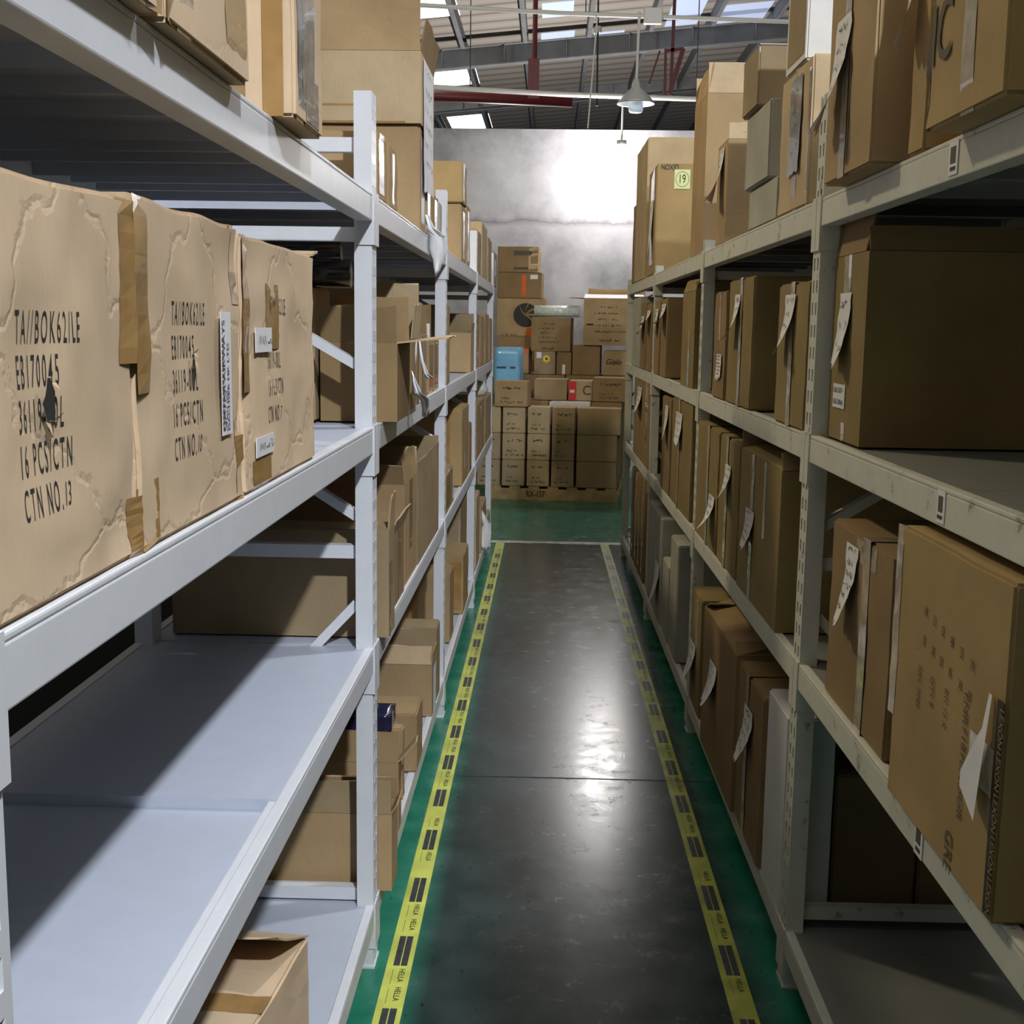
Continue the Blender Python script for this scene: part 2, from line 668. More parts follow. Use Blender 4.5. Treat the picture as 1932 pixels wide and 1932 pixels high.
for i, (Y, zc, hh) in enumerate([(23.7, 6.505, .36), (29.7, 6.76, .34), (17.7, 6.505, .36)][:2]):
    mb = MB()
    zz = lambda x: zc+RS*(x+2.34)
    for (w, za, zb) in [(.012, 0, hh), (.2, 0, .016), (.2, hh-.016, hh)]:
        v = []
        for x in (-10, 10):
            b0 = zz(x)-.228
            v += [(x, Y-w/2, b0+za), (x, Y+w/2, b0+za), (x, Y+w/2, b0+zb), (x, Y-w/2, b0+zb)]
        mb.add(v, [(0, 1, 2, 3), (7, 6, 5, 4), (0, 4, 5, 1), (1, 5, 6, 2), (2, 6, 7, 3), (3, 7, 4, 0)], 'grey_steel')
    for x in np.arange(-9, 9.5, 1.15):
        b0 = zz(x)-.228
        mb.box((x-.005, Y-.1, b0), (x+.005, Y+.1, b0+hh), 'grey_steel')
    tag(mb.build('roof_rafter'), ['deep grey steel rafter crossing the roof in front of the red braces', 'farther grey steel rafter just above the concrete wall'][i], 'roof beam')

# conduits, sprinkler pipes, hangers
mb = MB()
pa, pb, pc = on_y(710, 5, 12.6), on_y(1060, 25, 12.6), on_y(1465, 40, 12.6)
mb.tube([pa+(pa-pb)*2, pa, pb, pc, pc+(pc-pb)*2], .022, 'conduit_white', 8)
cd = mb.build('cable_conduit', smooth=True)
mb = MB()
q = on_y(1105, 27, 12.6)
mb.tube([(q[0], 12.6, q[2]), (q[0], 12.6, roof_z(q[0])-.01)], .006, 'dark_steel', 6)
mb.build('hanger_wire', cd)
tag(cd, 'thin white cable conduit crossing above the hanging pendant lamp', 'pipe')
mb = MB()
q = on_y(1232, 31, 12.6)
mb.box((q[0]-.09, 12.55, q[2]-.075), (q[0]+.09, 12.63, q[2]+.075), 'conduit_white')
mb.build('junction_box', cd, bevel=.01)
mb = MB()
pa, pb, pc = on_y(812, 164, 13.25), on_y(1060, 178, 13.25), on_y(1310, 187, 13.25)
mb.tube([pa+(pa-pb)*2.2, pa, pb, pc, pc+(pc-pb)*2], .026, 'conduit_white', 8)
lc = mb.build('cable_conduit', smooth=True)
for u in (887, 1313):
    q = pa+(pb-pa)*((u-812)/(1060-812)) if u < 1060 else pb+(pc-pb)*((u-1060)/250)
    mb = MB()
    mb.tube([(q[0], q[1], q[2]), (q[0], q[1], roof_z(q[0])-.01)], .006, 'dark_steel', 6)
    mb.build('hanger_wire', lc)
tag(lc, 'white cable conduit crossing behind the shade of the pendant lamp', 'pipe')
mb = MB()
mb.tube([(-4, 18.2, 4.93), (-1.9, 18.2, 4.86), (.25, 18.2, 4.79)], .075, 'red_steel', 10)
sp_ = mb.build('sprinkler_pipe', smooth=True)
tag(sp_, 'dark red sprinkler pipe running below the lower conduit at left', 'pipe')
mb = MB()
for q in [on_y(1010, 28, 18.2), ]:
    mb.tube([(q[0], 18.2, 4.80), (q[0], 18.2, roof_z(q[0])-.03)], .035, 'red_steel', 8)
    a = on_y(1010, 112, 18.2)
    mb.box((a[0]-.10, 18.13, 4.80), (a[0]+.06, 18.27, a[2]), 'red_steel')
mb.build('riser_pipe', sp_)
mb = MB()
for (u0, v0, u1, v1, w) in [(1274, -25, 1265, 180, .05), (1256, 92, 1254, 190, .04), (1258, 96, 1290, 92, .05), (1289, 92, 1263, 178, .07), (1245, 96, 1224, 160, .03), (1254, 190, 1259, 178, .03)]:
    p, q = on_y(u0, v0, 20), on_y(u1, v1, 20)
    mb.bar(p, q, w, w, 'red_steel', up=(0, 1, 0))
tag(mb.build('pipe_bracket'), 'dark red triangular steel pipe bracket right of the pendant lamp', 'bracket')
mb = MB()
p, q = on_y(1126, 50, 17.19), on_y(1126, 200, 17.19)
mb.tube([(p[0], 17.19, roof_z(p[0])-.002), q], .014, 'dark_steel', 6)
mb.tube([on_y(1128, 50, 17.19), on_y(1128, 62, 17.19)], .05, 'conduit_white', 8)
tag(mb.build('drop_cable'), 'thin dark cable dropping from the roof left of the pendant lamp', 'cable')
mb = MB()
p, q = on_y(1127, 31, 12.62), on_y(1109, 242, 12.62)
mb.tube([p, q], .008, 'conduit_white', 6)
tag(mb.build('drop_cable'), 'thin pale cable hanging in front of the wall top', 'cable')


def pendant():
    c = on_y(1200, 185, 12.6)
    t = empty('pendant_lamp', (c[0], 12.6, c[2]))
    t.scale = (.7875,)*3
    tag(t, 'grey cone shade pendant lamp hanging on a rod from the conduit', 'lamp')
    m = MB()
    m.lathe([(.028, .23), (.045, .20), (.06, .12), (.11, .08), (.225, -.045), (.235, -.075), (.225, -.07), (.10, .06), (.05, .10)], (0, 0, 0), 'lamp_shade', 28)
    m.build('lamp_shade', t, smooth=True)
    m = MB()
    m.tube([(0, 0, .2), (.012, 0, 1.03)], .018, 'conduit_white', 8)
    m.build('hanging_rod', t)
    m = MB()
    m.lathe([(.0, .02), (.085, .02), (.092, -.04), (.092, -.15), (.075, -.175), (0, -.178)], (0, 0, 0), 'bulb_off', 20)
    m.build('bulb', t, smooth=True)


pendant()
g = on_y(1172, 296, 13.25)
gl = empty('globe_lamp', (g[0], 13.25, g[2]))
tag(gl, 'glowing white globe lamp hanging by the concrete wall behind right cartons', 'lamp')
mb = MB()
mb.lathe([(.001, .13)]+[(.13*sin(a), .13*cos(a)) for a in np.linspace(.15, pi-.05, 12)], (0, 0, 0), 'globe_lit', 24)
gb = mb.build('globe', gl, smooth=True)
gb.visible_shadow = True
mb = MB()
mb.tube([(0, 0, .12), (.0, 0, on_y(1172, 182, 13.25)[2]-g[2])], .012, 'conduit_white', 6)
mb.build('hanging_rod', gl)
mb = MB()
mb.lathe([(.0, .165), (.05, .165), (.055, .12), (.05, .11)], (0, 0, 0), 'lamp_shade', 16)
mb.build('lamp_cap', gl, smooth=True)


# ------------------------------------------------------------------ floor markings
def floor_tape(name, label, pts, w, z, seed, mat='tape_yellow'):
    rnd = random.Random(seed)
    (xa, ya), (xb, yb) = pts
    t = empty(name, (xa, ya, 0), math.atan2(-(xb-xa), yb-ya))
    tag(t, label, 'tape')
    L = math.hypot(xb-xa, yb-ya)
    m = MB()
    n = 90
    for i in range(n):
        a, b = L*i/n, L*(i+1)/n
        m.poly([(-w/2, a, z), (w/2, a, z), (w/2, b, z), (-w/2, b, z)], mat)
    m.build('tape_strip', t)
    period = .347
    mk, tx = MB(), MB()
    y = .175
    while y < L-.3:
        for x0, x1 in ((-.0155, .0005), (.0035, .0195)):
            mk.box((x0, y, z+.0004), (x1, y+.15, z+.0008), 'tape_mark')
        far = y+.15
        for j in range(2):
            if rnd.random() < .12:
                continue
            put_text(tx, 'HELLA', (.0035, far+.180-.086*j, z), (0, -1, 0), (1, 0, 0), .0145, 'ink', 1.0, .004, off=.0008, space=1.05)
            for q in range(7):
                yy = far+.175-.086*j-q*.010
                tx.poly([(-.013, yy-.007, z+.0008), (-.0115, yy-.007, z+.0008), (-.0115, yy, z+.0008), (-.013, yy, z+.0008)], 'ink_soft')
        y += period
    mk.build('dark_bars', t, normals=False)
    tx.build('printed_text', t, normals=False)
    return t


floor_tape('floor_tape', 'yellow printed floor tape along the foot of the left rack', ((-.350, 2.35), (-.344, 9.03)), .064, .0012, 3)
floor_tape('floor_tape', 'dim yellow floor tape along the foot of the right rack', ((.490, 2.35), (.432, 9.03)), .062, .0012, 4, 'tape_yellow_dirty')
mb = MB()
for i in range(24):
    x0, x1 = -.9+i*.1, -.8+i*.1
    mb.poly([(x0, 9.03+random.uniform(-.01, .01), .0018), (x1, 9.03+random.uniform(-.01, .01), .0018), (x1, 9.13, .0018), (x0, 9.13, .0018)], 'line_white')
tag(mb.build('floor_line'), 'worn white line painted across the floor at the end of the racks', 'floor marking')
mb = MB()
mb.box((-.31, 4.203, .0004), (.62, 4.209, .0012), 'tape_mark')
tag(mb.build('floor_joint'), 'thin dark joint crossing the grey floor of the aisle', 'floor marking')


# ------------------------------------------------------------------ racks
def rack(side):
    L = side == 'L'
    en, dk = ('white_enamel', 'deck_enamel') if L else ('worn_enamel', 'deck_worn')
    t = empty('storage_rack', (0, 0, 0), 0 if L else ANG_R)
    tag(t, 'white steel storage rack with half empty shelves along the left of the aisle' if L else
        'worn grey-white steel storage rack full of labelled cartons right of the aisle', 'shelf')
    sg = -1 if L else 1
    # local frame: X towards the back of the rack = sg, Y along the aisle
    if L:
        ox, oy = XL, 0
    else:
        P = rp('R', 0, 0, 0)
        c, s = cos(-ANG_R), sin(-ANG_R)
        ox, oy = P[0]*c-P[1]*s, P[0]*s+P[1]*c
    lev = LEV[side]
    y1, bay = (YL, BAY_L) if L else (YR, BAY_R)
    posts = [y1+(k-1)*bay for k in range(0 if L else -1, 5)]
    if L:
        posts[0] = .812
    PW, PD = .043, .072
    tops = [2.115]*6 if L else [2.115, 2.115, 2.115, 1.93, 1.93, 1.93]

    def X(d):
        return ox+sg*d

    def bx(m, d0, d1, ya, yb, za, zb, mat):
        m.box((min(X(d0), X(d1)), ya+oy, za), (max(X(d0), X(d1)), yb+oy, zb), mat)
    for k, py in enumerate(posts):
        for back in (0, 1):
            m = MB()
            da, db = (0.002, PW) if not back else (DEPTH-PW, DEPTH)
            top = tops[k]
            fx = X(da)
            # closed tube sides, the aisle face carries two columns of slots
            bx(m, da+.004 if not back else da, db, py, py+PD, .006, top, en)
            if not back:
                for c0, c1 in ((0, .014), (.026, .046), (.058, PD)):
                    bx(m, da, da+.004, py+c0, py+c1, .006, top, en)
                z = .03
                while z < top-.06:
                    for c0, c1 in ((.014, .026), (.046, .058)):
                        bx(m, da, da+.004, py+c0, py+c1, z+.028, z+.05, en)
                        bx(m, da+.0035, da+.0042, py+c0, py+c1, z, z+.028, 'hole')
                    z += .05
            po = m.build('post', t, normals=False)
            m = MB()
            bx(m, da-.003, db+.006, py-.004, py+PD+.004, 0, .006, en)
            m.build('foot_plate', po)
        # frame bracing
        ym = py+PD*.5
        for z in [q for q in (.186, 1.055, 1.80, 2.0) if q < top-.05]:
            m = MB()
            bx(m, PW, DEPTH-PW, ym-.015, ym+.015, z-.016, z+.016, en)
            m.build('cross_brace', t)
        for (za, zb) in ((.93, .40), (1.14, 1.45), (1.50, 1.78)):
            m = MB()
            m.bar((X(PW), ym+oy, za), (X(DEPTH-PW), ym+oy, zb), .022, .034, en, up=(0, 1, 0))
            m.build('diagonal_brace', t)
    for b in range(len(posts)-1):
        ya, yb = posts[b]+PD, posts[b+1]
        for li in (1, 2, 3, 4):
            z = lev[li]
            bh = .062
            for back in (0, 1):
                m = MB()
                d0_, d1_ = (0, .038) if not back else (DEPTH-.038, DEPTH)
                bx(m, d0_, d1_, ya+.001, yb-.001, z-bh, z-.008, en)
                e0, e1 = (0, .022) if not back else (DEPTH-.022, DEPTH)
                bx(m, e0, e1, ya+.001, yb-.001, z-.008, z, en)
                be = m.build('beam', t, bevel=.0025)
                if not back:
                    for yy0, yy1, y2, y3 in ((ya-.034, ya+.004, ya+.0005, ya+.004), (yb-.004, yb+.034, yb-.004, yb-.0005)):
                        m = MB()
                        bx(m, -.0035, .001, yy0, yy1, z-.115, z+.004, en)
                        bx(m, .001, .042, y2, y3, z-.115, z+.002, en)
                        m.build('end_bracket', be)
            # deck panels
            if L and b == 0 and li == 4:
                cuts = [(ya-.04, ya+.45), (ya+.455, ya+.95), (ya+.955, ya+1.4), (ya+1.405, yb-.135)]
            elif L and b == 0 and li == 2:
                cuts = [(ya-.035, 1.905), (1.906, yb+.03)]
            else:
                cuts = [(ya-.03, (ya+yb)/2-.001), ((ya+yb)/2+.001, yb+.03)]
            for ci, (c0, c1) in enumerate(cuts):
                zt = z-.004
                if L and b == 0 and li == 2 and ci == 0:
                    zt = z-.024
                m = MB()
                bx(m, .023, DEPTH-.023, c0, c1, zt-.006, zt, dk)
                # folded lips and a stiffener below
                bx(m, .0235, DEPTH-.0235, c0, c0+.0015, zt-.03, zt-.006, dk)
                bx(m, .0235, DEPTH-.0235, c1-.0015, c1, zt-.03, zt-.006, dk)
                for q in ((.33, .36), (.64, .67)):
                    bx(m, .05, DEPTH-.05, c0+(c1-c0)*q[0], c0+(c1-c0)*q[1], zt-.025, zt-.006, dk)
                m.build('shelf_panel', t)
    return t


rackL = rack('L')
rackR = rack('R')


# ------------------------------------------------------------------ cartons
def faces_of(side, w, d, h):
    """origin (lower left as seen), right, up, width, height for each face of a carton, local frame"""
    a = w/2
    x = d/2
    F = {}
    if side == 'L':
        F['a'] = (Vector((x, -a, 0)), Vector((0, 1, 0)), Vector((0, 0, 1)), w, h)
    else:
        F['a'] = (Vector((-x, a, 0)), Vector((0, -1, 0)), Vector((0, 0, 1)), w, h)
    F['n'] = (Vector((-x, -a, 0)), Vector((1, 0, 0)), Vector((0, 0, 1)), d, h)
    F['t'] = (Vector((-x, -a, h)), Vector((1, 0, 0)), Vector((0, 1, 0)), d, w)
    return F


def body_closed(w, d, h, mat, crumple, rnd, n=5):
    """box with gently crumpled faces"""
    bm = bmesh.new()
    bmesh.ops.create_cube(bm, size=1)
    bmesh.ops.scale(bm, verts=bm.verts, vec=(d, w, h))
    bmesh.ops.translate(bm, verts=bm.verts, vec=(0, 0, h/2))
    bmesh.ops.bevel(bm, geom=list(bm.edges), offset=min(.005, h*.03), segments=2, affect='EDGES')
    if crumple:
        big = [e for e in bm.edges if e.calc_length() > .03]
        bmesh.ops.subdivide_edges(bm, edges=big, cuts=n, use_grid_fill=True)
        sd = Vector((rnd.uniform(0, 50), rnd.uniform(0, 50), rnd.uniform(0, 50)))
        for v in bm.verts:
            if v.co.z < .002:
                continue
            nv = noise.noise_vector(v.co*9+sd)
            k = crumple*min(1, v.co.z/.03)
            v.co.x -= abs(nv.x)*k*(1 if v.co.x > 0 else -1)
            v.co.y -= abs(nv.y)*k*(1 if v.co.y > 0 else -1)
            v.co.z += nv.z*k*.6*(v.co.z/h)
    return bm


def link_bm(bm, name, mats, parent=None, smooth=False):
    me = bpy.data.meshes.new(name)
    bm.to_mesh(me)
    bm.free()
    for x in mats:
        me.materials.append(MATS[x])
    if smooth:
        me.polygons.foreach_set('use_smooth', [True]*len(me.polygons))
    o = bpy.data.objects.new(name, me)
    col.objects.link(o)
    if parent:
        o.parent = parent
    return o


def body_open(m, w, d, h, mat, th=.005):
    x, a = d/2, w/2
    m.box((-x, -a, 0), (x, a, th), mat)
    m.box((-x, -a, th), (-x+th, a, h), mat)
    m.box((x-th, -a, th), (x, a, h), mat)
    m.box((-x+th, -a, th), (x-th, -a+th, h), mat)
    m.box((-x+th, a-th, th), (x-th, a, h), mat)


def flap(par, side, w, d, h, which, ang, length, mat, rnd, part=(0, 1)):
    """board hinged on a top edge: 0 closed, 90 upright, 180 folded out"""
    sg = 1 if side == 'L' else -1
    x, a = d/2, w/2
    n = {'a': Vector((sg, 0, 0)), 'b': Vector((-sg, 0, 0)), 'n': Vector((0, -1, 0)), 'f': Vector((0, 1, 0))}[which]
    e = Vector((0, 0, 1)).cross(n)
    half = (a if which in 'ab' else x)-.002
    reach = x if which in 'ab' else a
    t = radians(ang)
    dr = -n*cos(t)+Vector((0, 0, 1))*sin(t)
    hinge = n*(reach-.002)+Vector((0, 0, h+.001))
    nn = e.cross(dr)
    m = MB()
    cols, rows = 6, 4
    p0, p1 = part
    g = []
    for s in (0, 1):
        for i in range(rows+1):
            for j in range(cols+1):
                u = -half+2*half*(p0+(p1-p0)*j/cols)
                l = length*i/rows
                if i == rows:
                    l += rnd.uniform(-.06, .03)*length
                bend = .02*length*noise.noise(Vector((u*6, l*6, h*31)))*i+.06*length*(i/rows)**2*.5
                g.append(hinge+e*u+dr*l+nn*(bend+(s-.5)*.004))
    N = (rows+1)*(cols+1)
    f = []
    for i in range(rows):
        for j in range(cols):
            q = i*(cols+1)+j
            f.append((q, q+1, q+cols+2, q+cols+1))
            f.append((N+q+cols+1, N+q+cols+2, N+q+1, N+q))
    for i in range(rows):
        for j in (0, cols):
            q = i*(cols+1)+j
            f.append((q, q+cols+1, N+q+cols+1, N+q))
    for j in range(cols):
        for i in (0, rows):
            q = i*(cols+1)+j
            f.append((q, N+q, N+q+1, q+1))
    m.add(g, f, mat)
    return m.build('flap', par)


def tape(par, side, w, d, h, face, fr, v0, v1, width, mat, fold=0, horiz=False):
    O, R, U, W, H = faces_of(side, w, d, h)[face]
    n = R.cross(U)
    m = MB()
    th = .0009
    rnd = random.Random(int(w*1e4)+int(h*1e4))
    k = 10
    if horiz:
        O2, a, b, LA, LB = O, U, R, H, W
    else:
        O2, a, b, LA, LB = O, R, U, W, H
    pts = []
    for i in range(k+1):
        l = (v0+(v1-v0)*i/k)*LB
        j0 = rnd.uniform(-.0015, .0015)
        for sx in (-.5, .5):
            pts.append(O2+a*(fr*LA+sx*width+j0)+b*l+n*(th+rnd.uniform(0, .0012)))
    if fold:
        for sx in (-.5, .5):
            pts.append(O2+a*(fr*LA+sx*width)+b*(LB+.002)+n*.001)
        for sx in (-.5, .5):
            pts.append(O2+a*(fr*LA+sx*width)+b*(LB+.0025)-n*fold)
        k += 2
    m.add(pts, [(2*i, 2*i+1, 2*i+3, 2*i+2) for i in range(k)], mat)
    o = m.build('packing_tape', par, normals=False)
    if not fold:
        conform(o, par, n, .0009)
    return o


def paper(par, side, w, d, h, face, cx, top, pw, ph, curl=.03, skew=0.0, mat='paper', rows=5, rough=.01, ink='ink_soft', twist=.6, seed=0, name='paper_label'):
    """sheet stuck by its top edge, its lower part curling away from the carton"""
    O, R, U, W, H = faces_of(side, w, d, h)[face]
    n = R.cross(U)
    rnd = random.Random(seed*7+int(ph*1000))
    base = O+R*(cx*W)+U*(top*H)
    ni, nj = 8, 10

    def warp(x, y):
        t = -y/ph
        s = x/pw+.5
        off = curl*t*t*(1-twist+twist*s)
        return Vector((x+skew*t*t, y+.25*curl*t*t, off+.003))
    g = []
    jit = [rnd.uniform(-rough, rough) for _ in range(ni+1)]
    jl = [rnd.uniform(-rough, rough)*.6 for _ in range(nj+1)]
    for j in range(nj+1):
        for i in range(ni+1):
            x, y = (i/ni-.5)*pw, -ph*j/nj
            if j == nj:
                y += jit[i]
            if i == 0:
                x += jl[j]
            if i == ni:
                x -= jl[-j]
            k = warp(x, y)
            g.append(base+R*k.x+U*k.y+n*k.z)
    m = MB()
    m.add(g, [(j*(ni+1)+i, (j+1)*(ni+1)+i, (j+1)*(ni+1)+i+1, j*(ni+1)+i+1) for j in range(nj) for i in range(ni)], mat)
    p = m.build(name, par, smooth=True, normals=False)
    if rows:
        m = MB()
        scribble(m, base, R, U, pw*.8, ph*.85, ink, rows, off=.0015, warp=warp, rnd=rnd, th=.0022)
        m.build('handwriting', p, normals=False)
    return p


def carton(side, s0, s1, z0, h, inset, depth, label, o=None, cat='box', group=None, name='cardboard_carton'):
    o = o or {}
    rnd = random.Random(label)
    w = abs(s1-s0)
    P = rp(side, (s0+s1)/2, inset+depth/2, z0)
    mat = o.get('mat', 'kraft')
    rz = (0 if side == 'L' else ANG_R)+o.get('yaw', rnd.uniform(-.006, .006) if not o.get('straight') else 0)
    if 'open' in o:
        m = MB()
        body_open(m, w, depth, h, mat)
        b = m.build(name, normals=False)
        for k, v in o['open'].items():
            ang, ln = v[0], v[1]
            flap(b, side, w, depth, h, k, ang, ln, v[2] if len(v) > 2 else mat, rnd, v[3] if len(v) > 3 else (0, 1))
    else:
        bm = body_closed(w, depth, h, mat, o.get('crumple', .005), rnd, o.get('cuts', 5))
        b = link_bm(bm, name, [mat], smooth=True)
        b.data.set_sharp_from_angle(angle=radians(38))
    b.location = P
    b.rotation_euler = (0, 0, rz)
    tag(b, label, cat, group)
    for tp in o.get('tape', []):
        tape(b, side, w, depth, h, *tp)
    for i, pp in enumerate(o.get('paper', [])):
        paper(b, side, w, depth, h, *pp[:5], **pp[5])
    if 'text' in o:
        o['text'](b, faces_of(side, w, depth, h))
    return b


LAST = {}


def onshelf(side, lev, u0, u1, top, inset, depth, label, o=None, free=False, z0=None, hmax=None, s0_=None, **kw):
    """carton seen between picture columns u0 (near edge) and u1 (far edge), its top at row `top` (or height if < 3)"""
    z = LEV[side][lev]+.001 if z0 is None else z0
    h = .25
    for _ in range(3):
        zm = z+h*.4
        s0, s1 = s_of(side, inset, zm, u0), s_of(side, inset, zm, u1)
        if s0_:
            s0 = s0_
            s1 = max(s1, s0+.08)
        if top >= 3:
            h = z_of(side, s0, inset, top)-z
        else:
            h = top
        h = max(h, .03)
    if hmax:
        h = min(h, hmax)
    y1, bay = (YL, BAY_L) if side == 'L' else (YR, BAY_R)
    for k in range(5):
        pa, pb = y1+(k-1)*bay-.006, y1+(k-1)*bay+.078
        if s0 < pb and s1 > pa:
            if (s0+s1)/2 < (pa+pb)/2 and pa-s0 > .03:
                s1 = pa
            else:
                s0 = pb
                s1 = max(s1, s0+.05)
    if not free:
        k = (side, lev)
        if k in LAST and s0 < LAST[k]+.006:
            s0 = LAST[k]+.006
        s1 = max(s1, s0+.05)
        LAST[k] = s1
    return carton(side, s0, s1, z, h, inset, depth, label, o, **kw)


GL, GR = 'cartons on the left rack', 'cartons on the right rack'


# ---- the three printed cartons, left rack, third shelf
def stencil(lines, x, size, num, extra=None, y0=.65, gap=1.45):
    def f(b, F):
        O, R, U, W, H = F['a']
        m = MB()
        y = y0*H
        for i, t in enumerate(lines):
            put_text(m, t, O+R*(x*W)+U*y, R, U, size, 'ink', .40, .006, off=.0016, space=1.42)
            y -= size*gap
        y += size*gap
        v, f_, wd = text_mesh(lines[-1], .40, .006, 0, 1.42)
        put_text(m, num, O+R*(x*W+wd*size+.006)+U*(y+.002), R, U, size*.8, 'ink', .5, .0, off=.0016, shear=.25)
        conform(m.build('printed_text', b, normals=False), b, R.cross(U), .0004)
        if extra:
            extra(b, F)
    return f


def torn_hole(b, F, fx, fz, w, h, seed):
    rnd = random.Random(seed)
    O, R, U, W, H = F['a']
    n = R.cross(U)
    m = MB()
    c = O+R*(fx*W)+U*(fz*H)
    k = 14
    pts = []
    for i in range(k):
        a = 2*pi*i/k
        r = rnd.uniform(.65, 1.15)
        pts.append(c+R*(w*cos(a)*r)+U*(h*sin(a)*r)+n*.0017)
    m.poly(pts, 'hole')
    for i in range(4):
        a = rnd.uniform(0, 6.28)
        p = c+R*(w*cos(a)*.9)+U*(h*sin(a)*.9)
        m.poly([p+n*.001, p+R*.007+n*.002, p+R*(.002+.003*i)-U*(.012-.006*i)+n*.006], 'kraft_pale')
    m.build('torn_hole', b, normals=False)


def airway(b, F):
    O, R, U, W, H = F['a']
    n = R.cross(U)
    m = MB()
    c = O+R*(.80*W)+U*(.475*H)
    m.box((-.024, -.078, .0015), (.024, .078, .0022), 'sticker_white', Matrix((R, U, n)).transposed().to_4x4())
    p = m.build('shipping_label', b)
    p.location = c
    t = MB()
    for s, dx, sz, sq in (('QATAR AIRWAYS', -.0085, .0125, .98), ('157 8612 1064', .0005, .006, 1.0), ('DACHSER HK LTD', .0105, .009, 1.05)):
        put_text(t, s, R*dx-U*.072+n*.0023, U, -R, sz, 'ink_blue', sq, .006, off=.0006)
    for k in range(16):
        t.box((-.072+.0075*k+random.uniform(0, .002), .0155, .0005), (-.067+.0075*k, .0215, .0010), 'ink_soft', Matrix.Translation(n*.0023) @ Matrix((U, -R, n)).transposed().to_4x4())
    t.build('printed_text', p, normals=False)


def small_label(fx, fz, w, h, mat='sticker_white', rows=1):
    def f(b, F):
        O, R, U, W, H = F['a']
        n = R.cross(U)
        m = MB()
        c = O+R*(fx*W)+U*(fz*H)
        m.box((-w/2, -h/2, .0018), (w/2, h/2, .003), mat, Matrix.Translation(c) @ Matrix((R, U, n)).transposed().to_4x4())
        m.build('sticker', b)
        m = MB()
        scribble(m, c+U*(h*.45), R, U, w*.8, h*.9, 'ink_soft', rows, off=.0035, rnd=random.Random(4), th=.0012)
        m.build('handwriting', b, normals=False)
    return f


def multi(*fs):
    def f(b, F):
        for q in fs:
            q(b, F)
    return f


LN = ['TA//BOK62/LE', 'EB170045', '36119-00L', '16 PCS/CTN', 'CTN NO.']
zt = LEV['L'][3]+.001
ins = .004
sA = s_of('L', ins, 1.5, 258)
sB0, sB1 = s_of('L', ins, 1.5, 262), s_of('L', ins, 1.5, 456)
sC0, sC1 = s_of('L', ins, 1.5, 460), s_of('L', ins, 1.5, 594)
TP = dict(mat='kraft_creased', crumple=.009, cuts=17, straight=True)
carton('L', .892, sA, zt, .352, ins, .42, 'creased tan carton with stencilled lines and a black hole, nearest of three',
       dict(TP, text=stencil(LN, .185, .026, '13', lambda b, F: torn_hole(b, F, .34, .475, .014, .022, 3), .615, 1.37),
            tape=[('a', .955, .55, 1.0, .038, 'tan_tape'), ('a', .97, .0, .17, .03, 'tan_tape')]), group=GL)
carton('L', sB0, sB1, zt, .36, ins, .42, 'stencilled tan carton with the upright white airline label, middle of three',
       dict(TP, text=multi(stencil(LN, .30, .0258, '10', lambda b, F: torn_hole(b, F, .46, .50, .005, .022, 8), .645, 1.47), airway),
            tape=[('a', .05, .45, 1.0, .05, 'tan_tape'), ('a', .07, .0, .2, .055, 'tan_tape'), ('a', .96, .0, .3, .03, 'tan_tape'), ('a', .95, .72, 1, .03, 'clear_tape')]), group=GL)
cC = carton('L', sC0, sC1, zt, .353, ins, .42, 'stencilled tan carton with a small white sticker under brown tape, farthest of three',
            dict(TP, text=multi(stencil(LN, .30, .0245, '7', None, .705, 1.64), small_label(.22, .60, .10, .035), small_label(.22, .17, .11, .028)),
                 tape=[('a', .04, .40, 1.0, .045, 'tan_tape'), ('a', .36, .56, .83, .09, 'tan_tape'), ('a', .2, 0, .12, .11, 'tan_tape')]), group=GL)
flap(cC, 'L', sC1-sC0, .42, .353, 'f', 168, .05, 'kraft_pale', random.Random(2))

# ---- left rack, top shelf, first bay: film wrapped cartons
zt = LEV['L'][4]+.001
oh = -.022


def film(n):
    return [('a', q, .0, 1.0, .03, 'clear_tape') for q in n]


sX1 = s_of('L', oh, 1.95, 298)
carton('L', .895, sX1, zt, .40, oh, .46, 'shiny film-wrapped tan carton on the upper left shelf, nearest the camera',
       dict(mat='kraft_pink', crumple=.006, tape=[('a', .80, 0, 1, .085, 'clear_tape'), ('a', .965, 0, 1, .035, 'tan_tape'), ('a', .5, 0, 1, .04, 'clear_tape')]), group=GL)
s2a, s2b = s_of('L', oh, 1.95, 316), s_of('L', oh, 1.95, 470)
carton('L', s2a, s2b, zt, .38, oh, .46, 'film-wrapped tan carton on the upper left shelf, between two taped cartons',
       dict(mat='kraft_pink', crumple=.007, tape=[('a', .03, 0, 1, .03, 'tan_tape'), ('a', .20, 0, 1, .05, 'clear_tape'), ('a', .82, 0, 1, .09, 'kraft')],
            paper=[('a', .45, 1.1, .08, .09, dict(curl=0, rows=4, mat='kraft_pink', ink='ink_blue'))]), group=GL)
s3a, s3b = s_of('L', oh-.012, 1.95, 556), s_of('L', oh-.012, 1.95, 609)


def taped_end(b, F):
    O, R, U, W, H = F['n']
    for fr, wd, mt, v0 in ((.93, .03, 'tan_tape', .0), (.82, .02, 'kraft_brown', .0), (.70, .035, 'tan_tape', .05)):
        m = MB()
        n = R.cross(U)
        m.box((-wd/2, v0*H, .001), (wd/2, H, .002), mt, Matrix.Translation(O+R*(fr*W)) @ Matrix((R, U, n)).transposed().to_4x4())
        m.build('packing_tape', b)
    m = MB()
    m.poly([O+R*(.765*W)+U*(.25*H)+n*.003, O+R*(.83*W)+U*(.22*H)+n*.003, O+R*(.775*W)+U*(.98*H)+n*.003, O+R*(.755*W)+U*(.98*H)+n*.003], 'paper')
    m.build('paper_label', b, normals=False)


